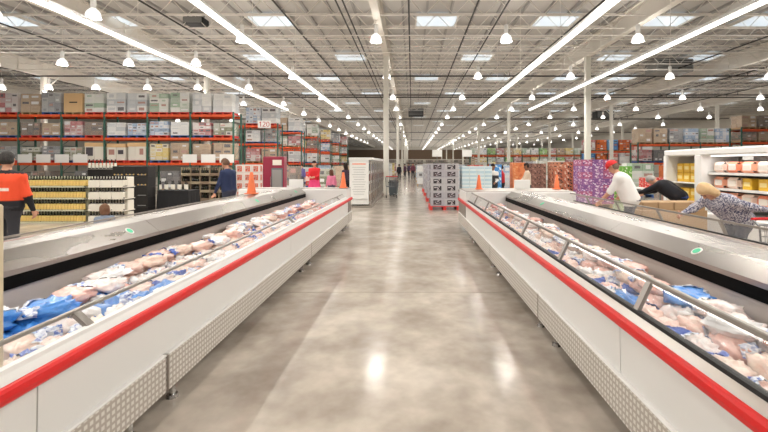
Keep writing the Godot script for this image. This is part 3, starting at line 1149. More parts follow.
func wine_corner() -> void:
	var yb := bottle_meshes(M.bottle_green, M.label_yellow)
	var wb := bottle_meshes(M.bottle_dark, M.label_white)
	wine_stack(-10.75, 11.3, 22, 4, 2, yb, "pale green tray under the yellow-label wine", "dark yellow-label wine bottle", 0.035, M.tray_card, "yellow-label wine")
	wine_stack(-8.86, 11.3, 12, 4, 2, wb, "white tray under the white-label wine", "dark white-label bottle in white trays", 0.165, M.label_white, "white-label wine")
	# bottles set out on a shelf behind the trays
	var shl := base("bottle_shelf", V(-10.05, 0, 13.4), "dark shelf of wine bottles behind the white-label trays", "shelf")
	var s := S()
	cb(s, Vector3(0, 0.72, -0.2), Vector3(0.95, 1.44, 0.5), 0.01)
	part("body", s, M.black_card, shl)
	s = S()
	cb(s, Vector3(0, 1.455, -0.2), Vector3(1.0, 0.03, 0.56), 0.005)
	part("top", s, M.wire, shl)
	for i in 8:
		var o := base("wine_bottle", V(-10.45 + i * 0.12, 1.47, 13.35), "dark wine bottle on the dark shelf, %s from left" % ORD[i], "bottle", "bottles on the dark shelf")
		put("glass", wb[0], o)
		put("label", wb[1], o)
	# black cartons with gold seals
	var cw := 0.36
	for r in 5:
		for c in 3:
			for q in 2:
				if q == 1 and c == 2: continue
				var o := base("black_wine_carton", V(-8.95 + c * cw - (0.24 if q == 1 else 0.0) , r * 0.31, 12.75 + q * 0.42), "black wine carton in the dark stack, %s from left, %s layer, %s row" % [ORD[c], ORD[r], "front" if q == 0 else "back"], "carton", "black wine cartons")
				s = S()
				cb(s, Vector3(0, 0.155, 0), Vector3(cw - 0.006, 0.306, 0.40), 0.006)
				part("carton", s, M.black_card, o)
				if q == 0 and r in [3, 4]:
					for e in [-0.11, 0.0, 0.11]:
						s = S()
						tube(s, Vector3(e, 0.06, 0.20), Vector3(e, 0.06, 0.206), 0.022, 10)
						part("seal", s, M.gold, o)
				s = S()
				bx(s, Vector3(0, 0.05, 0.202), Vector3(cw * 0.7, 0.014, 0.004))
				part("line", s, M.text_grey, o)
	# black-clothed tasting table
	var tb := base("tasting_table", V(-7.47, 0, 13.2), "table under a black floor-length cloth beside the black cartons", "table")
	s = S()
	cb(s, Vector3(0, 0.77, 0), Vector3(0.98, 0.04, 0.7), 0.01)
	part("top", s, M.black_cloth, tb)
	s = S()
	var ring := []
	for k in 60:
		var t := k / 60.0 * 4.0
		var e := int(t)
		var f := t - e
		var q: Vector2 = [Vector2(-0.48 + f * 0.96, 0.34), Vector2(0.48, 0.34 - f * 0.68), Vector2(0.48 - f * 0.96, -0.34), Vector2(-0.48, -0.34 + f * 0.68)][e]
		ring.append(q)
	for k in 60:
		var a: Vector2 = ring[k]
		var b: Vector2 = ring[(k + 1) % 60]
		var fa := 1.08 + 0.04 * sin(k * 1.7)
		var fb := 1.08 + 0.04 * sin(((k + 1) % 60) * 1.7)
		quad(s, Vector3(a.x * fa, 0.01, a.y * fa), Vector3(a.x, 0.79, a.y), Vector3(b.x, 0.79, b.y), Vector3(b.x * fb, 0.01, b.y * fb))
	part("cloth", s, M.black_cloth, tb)
	for i in 9:
		var o := base("wine_bottle", V(-7.97 + i * 0.105, 0.79, 13.05 + (i % 2) * 0.1), "dark wine bottle on the black-clothed table, %s from left" % ORD[i], "bottle", "bottles on the tasting table")
		put("glass", wb[0], o)
		put("label", wb[1], o)
	# low wine rack of dark cartons with open fronts
	var col := [Color(0.62, 0.56, 0.46), Color(0.52, 0.44, 0.36)]
	for c in 5:
		for r in 5:
			var o := base("open_wine_carton", V(-8.1 + c * 0.34, r * 0.30, 14.9), "open brown carton of dark bottles, %s column from left, %s layer up" % [ORD[c], ORD[r]], "carton", "open wine cartons")
			s = S()
			var m: Color = col[(c + r) % 2].srgb_to_linear()
			s.set_color(m)
			bx(s, Vector3(0, 0.01, 0), Vector3(0.33, 0.02, 0.32))
			bx(s, Vector3(-0.16, 0.15, 0), Vector3(0.012, 0.29, 0.32))
			bx(s, Vector3(0.16, 0.15, 0), Vector3(0.012, 0.29, 0.32))
			bx(s, Vector3(0, 0.05, 0.155), Vector3(0.31, 0.09, 0.012))
			bx(s, Vector3(0, 0.15, -0.15), Vector3(0.31, 0.28, 0.012))
			part("carton", s, M.cartons, o)
			for e in 4:
				put("bottle", wb[0] if (c + e) % 3 else yb[0], o, Vector3(-0.12 + e * 0.08, 0.022, 0.08)).scale = Vector3(1, 0.88, 1)

# printed carton: box with a picture on its sides
func print_tex(key: String, ground: Color, a: Color, b: Color, sd: int, style: int) -> StandardMaterial3D:
	var im := Image.create(96, 64, false, Image.FORMAT_RGB8)
	im.fill(ground)
	var r := RandomNumberGenerator.new()
	r.seed = sd
	if style == 0:      # picture block in the middle
		im.fill_rect(Rect2i(18, 12, 56, 40), a)
		for i in 14:
			im.fill_rect(Rect2i(r.randi_range(20, 58), r.randi_range(14, 44), r.randi_range(4, 13), r.randi_range(3, 8)), b if i % 3 else Color(0.35, 0.25, 0.27))
		im.fill_rect(Rect2i(4, 55, 86, 4), ground.darkened(0.15))
	elif style == 1:    # blotchy print with slanted blocks
		for i in 14:
			var x0 := r.randi_range(0, 84)
			var y0 := r.randi_range(2, 52)
			var ww := r.randi_range(8, 18)
			for y in r.randi_range(6, 14):
				im.fill_rect(Rect2i(x0 + y / 2, y0 + y, ww, 1), a if i % 3 else b)
	else:               # rows of bottles
		for i in 6:
			im.fill_rect(Rect2i(4 + i * 15, 8, 10, 50), a)
			im.fill_rect(Rect2i(4 + i * 15, 24, 10, 14), b)
			im.fill_rect(Rect2i(7 + i * 15, 3, 4, 6), b)
	var m := mat(key, Color.WHITE, 0.55)
	m.albedo_texture = ImageTexture.create_from_image(im)
	return m

func printed_block(nm: String, x0: float, d: float, y0: float, nx: int, ny: int, nz: int, sz: Vector3, ms: Array, label: String, grp: String) -> void:
	var meshes := []
	for m in ms:
		var s := S()
		bx(s, Vector3(0, sz.y / 2, 0), Vector3(sz.x - 0.006, sz.y - 0.003, sz.z - 0.006))
		meshes.append(done(s, m))
	for q in nz:
		for j in ny:
			for i in nx:
				var o := put(nm, meshes[rng.randi() % meshes.size()], null, V(x0 + (i + 0.5) * sz.x, y0 + j * sz.y, d + (q + 0.5) * sz.z) + Vector3(rng.randf_range(-0.002, 0.002), 0, rng.randf_range(-0.002, 0.002)))
				tag(o, "%s, %s across, %s up%s" % [label, ORD[i], ORD[j], ", rear" if q else ""], "carton", grp)

func lone_pallet(x: float, d: float, col: String, label: String) -> void:
	tag(put("pallet", pallet_mesh(col), null, V(x, 0, d)), label, "pallet", "pallets under the stacks")

func stacks_right() -> void:
	# grey printed cartons on red pallets beside the aisle, a line of stacks going back
	var g1 := print_tex("grey_print_a", Color(0.74, 0.73, 0.74), Color(0.20, 0.18, 0.20), Color(0.86, 0.84, 0.84), 1, 0)
	var g2 := print_tex("grey_print_b", Color(0.70, 0.69, 0.71), Color(0.26, 0.22, 0.24), Color(0.80, 0.78, 0.80), 2, 0)
	for k in 4:
		var d := 14.5 + k * 3.3
		var lab := "grey printed carton, %s stack beside the aisle" % ["nearest", "second", "third", "farthest"][k]
		printed_block("grey_carton", 0.66, d, 0.14, 2, 6, 2, Vector3(0.49, 0.25, 0.48), [g1, g2], lab, "grey cartons, %s stack" % ORD[k])
		lone_pallet(1.15, d + 0.5, "red", "red pallet under the %s stack of grey cartons along the aisle" % ORD[k])
	# pale blue water packs
	var w1 := print_tex("water_print_a", Color(0.84, 0.90, 0.92), Color(0.72, 0.84, 0.89), Color(0.93, 0.95, 0.96), 3, 2)
	var w2 := print_tex("water_print_b", Color(0.86, 0.91, 0.92), Color(0.66, 0.81, 0.88), Color(0.90, 0.94, 0.95), 4, 2)
	printed_block("water_pack", 1.78, 14.7, 0.14, 4, 5, 2, Vector3(0.27, 0.28, 0.4), [w1, w2], "pale blue pack of bottled water", "water packs")
	lone_pallet(2.32, 15.2, "blue", "blue pallet under the pale blue water packs")
	# orange and black printed cartons
	var o1 := print_tex("orange_print_a", Color(0.72, 0.43, 0.32), Color(0.22, 0.16, 0.15), Color(0.88, 0.80, 0.72), 5, 1)
	var o2 := print_tex("orange_print_b", Color(0.76, 0.50, 0.38), Color(0.28, 0.18, 0.16), Color(0.86, 0.74, 0.66), 6, 1)
	var o3 := print_tex("brown_print", Color(0.52, 0.38, 0.33), Color(0.24, 0.17, 0.16), Color(0.66, 0.52, 0.46), 7, 1)
	printed_block("drink_carton", 5.85, 17.0, 0.14, 3, 6, 2, Vector3(0.40, 0.26, 0.4), [o1, o2], "orange and black printed drink carton", "orange drink cartons")
	printed_block("drink_carton", 4.93, 17.6, 0.14, 2, 6, 2, Vector3(0.40, 0.25, 0.4), [o3], "brown and black printed drink carton", "brown drink cartons")
	lone_pallet(6.45, 17.5, "wood", "wooden pallet under the orange and black drink cartons")
	lone_pallet(5.34, 18.1, "wood", "wooden pallet under the brown and black drink cartons")
	var p1 := print_tex("purple_print_a", Color(0.54, 0.35, 0.57), Color(0.80, 0.66, 0.76), Color(0.86, 0.80, 0.86), 8, 1)
	var p2 := print_tex("purple_print_b", Color(0.49, 0.32, 0.55), Color(0.74, 0.56, 0.70), Color(0.88, 0.84, 0.90), 9, 1)
	var p3 := print_tex("pink_print", Color(0.66, 0.36, 0.50), Color(0.88, 0.78, 0.84), Color(0.40, 0.24, 0.46), 10, 1)
	printed_block("purple_carton", 6.26, 15.2, 0.14, 3, 7, 2, Vector3(0.40, 0.235, 0.4), [p1, p2, p3], "purple and pink printed drink carton", "purple drink cartons")
	lone_pallet(6.86, 15.7, "wood", "wooden pallet under the purple drink cartons")
	# orange bins beside the tan-shirted man
	var oc := print_tex("plain_orange", Color(0.86, 0.50, 0.30), Color(0.80, 0.42, 0.24), Color(0.90, 0.62, 0.42), 11, 1)
	printed_block("orange_carton", 4.2, 17.2, 0.0, 1, 4, 1, Vector3(0.55, 0.42, 0.5), [oc], "plain orange carton behind the tan jacket", "plain orange cartons")
	# boxes of blue and white goods beside him
	var bc := print_tex("blue_print", Color(0.30, 0.58, 0.84), Color(0.62, 0.80, 0.92), Color(0.92, 0.95, 0.97), 12, 1)
	printed_block("blue_carton", 3.15, 16.4, 0.0, 1, 4, 1, Vector3(0.42, 0.40, 0.4), [bc], "blue and white carton between two shoppers", "blue cartons")
	# sign boards standing above the stacks
	for k in 2:
		var o := base("sign_stand", V([1.82, 4.0][k], 0, 30.0), ["white sign board on a post above the grey cartons", "white sign board on a post above the water packs"][k], "sign", "sign stands")
		var s := S()
		cb(s, Vector3(0, 2.4, 0), Vector3(0.70, 0.5, 0.04), 0.01)
		part("board", s, M.paper_white, o)
		s = S()
		tube(s, Vector3(0, 0, 0), Vector3(0, 2.2, 0), 0.025, 8)
		bx(s, Vector3(0, 0.015, 0), Vector3(0.5, 0.03, 0.5))
		part("post", s, M.wire, o)

func middle_left() -> void:
	# cartons with red tops
	var a := print_tex("red_top_print", Color(0.86, 0.82, 0.80), Color(0.80, 0.34, 0.24), Color(0.70, 0.66, 0.62), 14, 0)
	printed_block("red_print_carton", -6.55, 15.3, 0.0, 3, 5, 1, Vector3(0.30, 0.32, 0.3), [a], "red-printed white carton behind the navy jacket", "red print cartons")
	# burgundy cooler
	var o := base("burgundy_cooler", V(-5.72, 0, 17.0), "burgundy upright drinks cooler behind the left island", "cooler", "", 0.12)
	var s := S()
	cb(s, Vector3(0, 0.98, -0.35), Vector3(0.84, 1.90, 0.7), 0.03)
	part("cabinet", s, M.burgundy, o)
	s = S()
	cb(s, Vector3(0.15, 0.80, 0.01), Vector3(0.46, 1.3, 0.03), 0.01)
	part("door", s, M.cart_grey, o)
	s = S()
	cb(s, Vector3(0.15, 0.80, 0.028), Vector3(0.38, 1.18, 0.01), 0.004)
	part("pane", s, M.hvac, o)
	s = S()
	cb(s, Vector3(0.15, 1.68, 0.006), Vector3(0.36, 0.22, 0.02), 0.005)
	part("badge", s, M.label_white, o)
	s = S()
	tube(s, Vector3(-0.1, 0.6, 0.05), Vector3(-0.1, 1.1, 0.05), 0.012, 6)
	part("handle", s, M.chrome, o)
	# white upright freezers along the aisle
	var lab := ["nearest", "second", "third", "farthest"]
	for k in 4:
		var d := 15.2 + k * 1.6
		o = base("upright_freezer", V(-1.9, 0, d), "tall white upright freezer with glass doors facing the aisle, %s of four" % lab[k], "freezer", "white upright freezers")
		s = S()
		bx(s, Vector3(-0.05, 0.93, -0.79), Vector3(0.72, 1.70, 1.56))
		part("cabinet", s, M.enamel_panel, o)
		s = S()
		cb(s, Vector3(0, 1.81, -0.79), Vector3(0.88, 0.10, 1.57), 0.012)
		part("head", s, M.enamel, o)
		s = S()
		cb(s, Vector3(0, 0.07, -0.79), Vector3(0.84, 0.14, 1.56), 0.01)
		part("kick_plate", s, M.stainless_dull, o)
		for e in 2:
			s = S()
			for q in [-0.36, 0.36]:
				bx(s, Vector3(0.37, 0.94, -0.41 - e * 0.77 + q), Vector3(0.04, 1.58, 0.05))
			for q in [0.17, 1.71]:
				bx(s, Vector3(0.37, q, -0.41 - e * 0.77), Vector3(0.04, 0.05, 0.76))
			var dr := part("door", s, M.stainless_dull, o)
			s = S()
			bx(s, Vector3(0.37, 0.94, -0.41 - e * 0.77), Vector3(0.012, 1.5, 0.68))
			part("pane", s, M.glass, dr)
			s = S()
			tube(s, Vector3(0.41, 0.8, -0.70 - e * 0.77), Vector3(0.41, 1.2, -0.70 - e * 0.77), 0.012, 6)
			part("handle", s, M.chrome, dr)
			for t in 4:
				s = S()
				s.set_color(lin([0.72, 0.5, 0.6, 0.45][t], [0.6, 0.45, 0.36, 0.5][t], [0.5, 0.42, 0.34, 0.56][t]))
				bx(s, Vector3(0.325, 0.36 + t * 0.38, -0.41 - e * 0.77), Vector3(0.04, 0.26, 0.62))
				part("goods", s, M.cartons, o)
	# notice on the freezer end: red heading and grey lines
	var nt := base("notice_board", V(-1.95, 0.32, 15.17), "white notice with red heading and grey lines on the freezer end", "sign")
	s = S()
	bx(s, Vector3(0, 0.7, 0.0), Vector3(0.70, 1.36, 0.012))
	part("board", s, M.paper_white, nt)
	s = S()
	bx(s, Vector3(0, 1.30, 0.008), Vector3(0.5, 0.035, 0.004))
	part("heading", s, M.cone_orange, nt)
	for k in 12:
		s = S()
		bx(s, Vector3(0, 1.18 - k * 0.09, 0.008), Vector3(0.5 - 0.06 * (k % 3), 0.014, 0.004))
		part("line", s, M.text_grey, nt)
	# low dark bins beside the far column
	for k in 2:
		o = base("grey_bin", V(-0.95 - k * 0.1, 0, 21.2 + k * 1.9), ["dark grey bin beside the central column", "dark grey bin behind the one beside the central column"][k], "bin", "grey bins")
		s = S()
		prism(s, [Vector2(-0.2, 0.05), Vector2(0.2, 0.05), Vector2(0.25, 0.66), Vector2(-0.25, 0.66)], -0.25, 0.25)
		part("body", s, M.cart_grey, o)
		s = S()
		cb(s, Vector3(0, 0.68, 0), Vector3(0.54, 0.04, 0.54), 0.01)
		part("rim", s, M.hvac_dark, o)
		for e in [-1, 1]:
			s = S()
			tube(s, Vector3(e * 0.16 - 0.02, 0.03, 0.2), Vector3(e * 0.16 + 0.02, 0.03, 0.2), 0.03, 8)
			part("wheel", s, M.black_rubber, o)
	cart("shopping_cart", V(-0.98, 0, 19.7), 0.15, "shopping cart with red handle beside the white freezers", 0)

func cart(nm: String, at: Vector3, turn: float, label: String, fill: int) -> Node3D:
	var o := base(nm, at, label, "cart", "", turn)
	var s := S()
	# basket of wires: narrower at the front (-z)
	var f := -0.85
	for k in 7:
		var y := 0.52 + k * 0.075
		var t := k / 6.0
		var wb := lerpf(0.24, 0.29, t)
		var wf := lerpf(0.18, 0.22, t)
		path_tube(s, [Vector3(-wb, y, 0), Vector3(-wf, y, f - 0.04 * t), Vector3(wf, y, f - 0.04 * t), Vector3(wb, y, 0), Vector3(-wb, y, 0)], 0.004 if k < 6 else 0.009, 5)
	for k in 12:
		var t := k / 11.0
		for e in [-1, 1]:
			tube(s, Vector3(e * lerpf(0.24, 0.18, t), 0.52, f * t), Vector3(e * lerpf(0.29, 0.22, t), 0.97, (f - 0.04) * t), 0.004, 4)
		tube(s, Vector3(-lerpf(0.24, 0.18, t), 0.52, f * t), Vector3(lerpf(0.24, 0.18, t), 0.52, f * t), 0.004, 4)
	for k in 5:
		var x := -0.2 + k * 0.1
		tube(s, Vector3(x, 0.52, f), Vector3(x * 1.1, 0.97, f - 0.04), 0.004, 4)
		tube(s, Vector3(x, 0.52, 0), Vector3(x * 1.1, 0.97, 0), 0.004, 4)
	part("basket", s, M.cart_wire, o)
	s = S()
	for e in [-1, 1]:
		path_tube(s, [Vector3(e * 0.27, 1.02, 0.12), Vector3(e * 0.27, 0.94, 0.02), Vector3(e * 0.25, 0.45, 0.0), Vector3(e * 0.25, 0.16, 0.05), Vector3(e * 0.19, 0.16, f + 0.05)], 0.013, 6)
	part("frame", s, M.cart_wire, o)
	s = S()
	tube(s, Vector3(-0.28, 1.03, 0.12), Vector3(0.28, 1.03, 0.12), 0.02, 10)
	part("handle", s, M.cart_red, o)
	for e in [-1, 1]:
		for z in [0.05, f + 0.08]:
			s = S()
			var x: float = e * (0.25 if z > 0 else 0.19)
			tube(s, Vector3(x - 0.015, 0.06, z), Vector3(x + 0.015, 0.06, z), 0.06, 12)
			part("wheel", s, M.black_rubber, o)
	return o

# wall case on the right: white frame, shelves of orange and yellow packs
func chilled_wall_case() -> void:
	var o := base("chilled_wall_case", V(6.3, 0, 7.6), "white open chilled case with lit shelves at the right", "display case")
	var s := S()
	# local z: -2.6 far end .. +2.6 near end, face at x = 0
	bx(s, Vector3(0.95, 0.95, 0.0), Vector3(0.10, 1.9, 5.3))
	part("back", s, M.enamel, o)
	s = S()
	cb(s, Vector3(0.45, 1.88, 0.0), Vector3(0.98, 0.15, 5.3), 0.03)
	part("head", s, M.enamel, o)
	s = S()
	cb(s, Vector3(0.42, 0.30, 0.0), Vector3(0.98, 0.60, 5.3), 0.03)
	part("lower_body", s, M.enamel_panel, o)
	for z in [-2.58, -1.42, 2.6]:
		s = S()
		cb(s, Vector3(0.36, 1.02, z), Vector3(0.84, 1.60, 0.12 if z < -2 or z > 2 else 0.2), 0.02)
		part("partition", s, M.enamel, o)
	s = S()
	bx(s, Vector3(0.02, 0.45, 0.0), Vector3(0.05, 0.06, 5.3))
	part("bumper", s, M.stainless_dull, o)
	for y in [0.78, 1.10, 1.42]:
		s = S()
		cb(s, Vector3(0.50, y, 0.6), Vector3(0.80, 0.03, 3.8), 0.006)
		bx(s, Vector3(0.10, y, 0.6), Vector3(0.015, 0.05, 3.8))
		part("shelf", s, M.enamel, o)
	s = S()
	cb(s, Vector3(0.50, 1.18, -2.02), Vector3(0.80, 0.03, 1.0), 0.006)
	part("shelf", s, M.enamel, o)
	# light under the head
	s = S()
	bx(s, Vector3(0.12, 1.79, 0.6), Vector3(0.08, 0.03, 3.6))
	part("case_light", s, M.case_light_glow, o)
	var al := AreaLight3D.new()
	al.name = "case_tube_light"
	al.area_size = Vector2(0.08, 3.6)
	al.light_energy = 0.5
	al.shadow_enabled = true
	al.area_range = 30
	o.add_child(al)
	al.position = Vector3(0.12, 1.77, 0.6)
	al.rotation_degrees = Vector3(-90, 0, 0)
	# small white price sign under the head
	s = S()
	cb(s, Vector3(-0.02, 1.74, -0.1), Vector3(0.015, 0.09, 0.24), 0.004)
	part("price_sign", s, M.paper_white, o)
	# goods
	vmat("packs", 0.4)
	var bodies := []
	for c in [Color(0.92, 0.55, 0.42), Color(0.94, 0.66, 0.54), Color(0.96, 0.86, 0.80)]:
		s = S()
		s.set_color(c.srgb_to_linear())
		cb(s, Vector3(0, 0.115, 0), Vector3(0.26, 0.23, 0.35), 0.05)
		s.set_color(lin(0.95, 0.92, 0.88))
		cb(s, Vector3(-0.115, 0.115, 0), Vector3(0.05, 0.12, 0.2), 0.01)
		bodies.append(done(s, M.packs))
	var yb := S()
	yb.set_color(lin(0.92, 0.74, 0.24))
	cb(yb, Vector3(0, 0.11, 0), Vector3(0.26, 0.22, 0.22), 0.012)
	yb.set_color(lin(0.96, 0.88, 0.60))
	bx(yb, Vector3(-0.131, 0.11, 0), Vector3(0.006, 0.08, 0.15))
	var ym := done(yb, M.packs)
	var shn := ["lower", "middle", "upper"]
	for l in 3:
		var y: float = [0.797, 1.117, 1.437][l]
		for k in 10:
			var z := -1.1 + k * 0.37
			var yel := (l == 1 and k in [2, 3, 6]) or (l == 2 and k == 5)
			var p := put("yellow_carton" if yel else "orange_pack", ym if yel else bodies[(k + l) % 3], null, V(6.3, 0, 7.6) + Vector3(0.30, y, z))
			tag(p, "%s, %s shelf of the chilled case, %s from far end" % ["yellow carton" if yel else "orange and white pack", shn[l], ORD[k]], "carton" if yel else "pack", "goods on the chilled case shelves")
	for l in 2:
		for j in 2:
			for k in 4:
				tag(put("yellow_carton", ym, null, V(6.3, 0, 7.6) + Vector3(0.32, [0.61, 1.196][l] + j * 0.222, -2.38 + k * 0.24)), "yellow carton, end bay of chilled case, %s tier, %s from far end" % [ORD[j + l * 2], ORD[k]], "carton", "yellow cartons in the end bay")

func floor_loads() -> void:
	var ks := ["white", "grey", "mixed", "tan", "dark", "bluewhite", "brown", "yellow", "white_green", "orange", "olive", "red"]
	# right field of floor stacks between the near cartons and the far racks
	for r in 5:
		var d := 20.5 + r * 5.2
		for i in 9:
			var x := 2.6 + i * 2.15 + (r % 2) * 0.7
			if absf(x - 9.5) < 0.85: continue
			if x > 17 and r > 1: continue
			pallet_load(ks[(i * 5 + r * 3) % 12], V(x, 0, d), 1.3 + 0.12 * ((i * 7 + r * 5) % 5), ["red", "blue", "wood"][(i + r) % 3], "%s floor row right of aisle, %s from it" % [ORD[r], ORD[i]], "floor stacks right of the aisle", (i + r) % 4, 1.05)
	# left field behind the people
	for r in 5:
		var d := 22.5 + r * 6.0
		for i in 3:
			pallet_load(ks[(i * 4 + r * 5 + 2) % 12], V(-8.6 + i * 1.9, 0, d), 1.1 + 0.13 * ((i * 3 + r) % 4), ["wood", "red", "blue"][(i + r) % 3], "%s floor row left of aisle, %s from left" % [ORD[r], ORD[i]], "floor stacks left of the aisle", (i + r) % 4, 1.05)
	# far stacks at both sides of the main aisle
	for k in 8:
		pallet_load(ks[(k * 5) % 12], V(0.9, 0, 31.0 + k * 7.0), 1.5, "wood", "right aisle edge beyond grey cartons, %s in depth" % ORD[k], "far stacks beside the aisle", k % 4, 1.05)
		pallet_load(ks[(k * 7 + 3) % 12], V(-3.0, 0, 30.0 + k * 7.0), 1.7, "wood", "left aisle edge beyond white freezers, %s in depth" % ORD[k], "far stacks beside the aisle", k % 4, 1.05)
	# far shelving line closing the view
	for k in 7:
		var x := -12.0 + k * 6.0
		var o := base("far_shelving", V(x, 0, 100.0), "distant white shelving run at the back of the store, %s from left" % ORD[k], "shelving", "distant shelving")
		var s := S()
		bx(s, Vector3(0, 1.2, -0.3), Vector3(5.4, 2.4, 0.06))
		part("back", s, M.wall, o)
		for j in 4:
			s = S()
			bx(s, Vector3(0, 0.3 + j * 0.6, 0), Vector3(5.4, 0.05, 0.6))
			part("shelf", s, M.enamel, o)
			s = S()
			for i in 12:
				var gv := rng.randf_range(0.35, 0.75)
				s.set_color(lin(gv * 1.08, gv, gv * 0.92))
				bx(s, Vector3(-2.45 + i * 0.445, 0.53 + j * 0.6, 0), Vector3(0.42, 0.40, 0.4))
			part("goods", s, M.cartons, o).set_meta("kind", "stuff")

func small_things() -> void:
	# orange cones standing on the islands
	var cp := [V(-3.0, 1.058, 7.7), V(-1.75, 1.012, 10.5), V(1.64, 1.002, 10.1), V(3.55, 1.002, 10.1)]
	var cl := ["orange cone on the left island canopy", "orange cone on the far end of the left island", "orange cone on the far end of the right island, aisle side", "orange cone on the far end of the right island, outer side"]
	var ch := [0.41, 0.40, 0.35, 0.35]
	for k in 4:
		var o := base("safety_cone", cp[k], cl[k], "cone", "orange cones")
		var h: float = ch[k]
		var s := S()
		s.set_smooth_group(0)
		lathe(s, [Vector2(h * 0.2, 0.02), Vector2(h * 0.07, h * 0.97), Vector2(h * 0.05, h), Vector2(0, h)], 14)
		put("cone", smooth_done(s, M.cone_orange), o)
		s = S()
		cb(s, Vector3(0, 0.011, 0), Vector3(h * 0.5, 0.022, h * 0.5), 0.008)
		part("foot", s, M.cone_orange, o)
	# white cards standing on the end walls
	var wp := [V(-2.95, 1.012, 10.5), V(2.75, 1.002, 10.3)]
	for k in 2:
		var o := base("sign_card", wp[k], ["blank white card standing on the far end of the left island", "blank white box card standing on the far end of the right island"][k], "card", "white cards")
		var s := S()
		cb(s, Vector3(0, 0.11, 0), Vector3(0.36, 0.22, 0.02 if k == 0 else 0.16), 0.004)
		part("card", s, M.paper_white, o)
		s = S()
		bx(s, Vector3(0, 0.006, 0), Vector3(0.2, 0.012, 0.12))
		part("foot", s, M.wire, o)
	# woman's cart at the right
	cart("shopping_cart", V(4.42, 0, 4.95), PI + 0.1, "shopping cart with red handle held by the blonde woman", 0).scale = Vector3(0.92, 0.92, 0.92)
	# produce table with tan boxes behind the men on the right
	var o := base("produce_table", V(5.2, 0, 8.45), "low counter of tan boxes behind the bending shopper", "counter")
	var s := S()
	cb(s, Vector3(0, 0.35, 0), Vector3(1.3, 0.70, 0.6), 0.01)
	part("counter", s, M.pallet_wood, o)
	for k in 4:
		s = S()
		cb(s, Vector3(-0.47 + k * 0.315, 0.78, 0.05), Vector3(0.30, 0.16, 0.45), 0.01)
		tag(part("tan_box", s, M.pallet_wood, null, V(5.2, 0.0, 8.45)), "open tan produce box on the low counter, %s from left" % ORD[k], "box", "tan boxes on the counter")
	# red packs beyond
	var rp := print_tex("red_pack", Color(0.80, 0.20, 0.16), Color(0.92, 0.80, 0.76), Color(0.60, 0.12, 0.10), 17, 1)
	printed_block("red_pack", 7.1, 12.6, 0.9, 3, 2, 1, Vector3(0.22, 0.15, 0.3), [rp], "red and white pack on the plain table", "red packs")
	o = base("pack_table", V(7.43, 0, 12.75), "plain table carrying red packs behind the bending shopper", "table")
	s = S()
	cb(s, Vector3(0, 0.87, 0), Vector3(0.9, 0.05, 0.6), 0.01)
	part("top", s, M.enamel, o)
	for e in [[-1, -1], [1, -1], [1, 1], [-1, 1]]:
		s = S()
		bx(s, Vector3(e[0] * 0.4, 0.425, e[1] * 0.25), Vector3(0.05, 0.85, 0.05))
		part("leg", s, M.wire, o)
	var gp := print_tex("green_pack", Color(0.45, 0.70, 0.30), Color(0.66, 0.82, 0.46), Color(0.92, 0.94, 0.86), 18, 1)
	printed_block("green_carton", 8.75, 18.4, 0.0, 3, 4, 2, Vector3(0.36, 0.38, 0.4), [gp], "green printed carton beyond the purple ones", "green cartons")

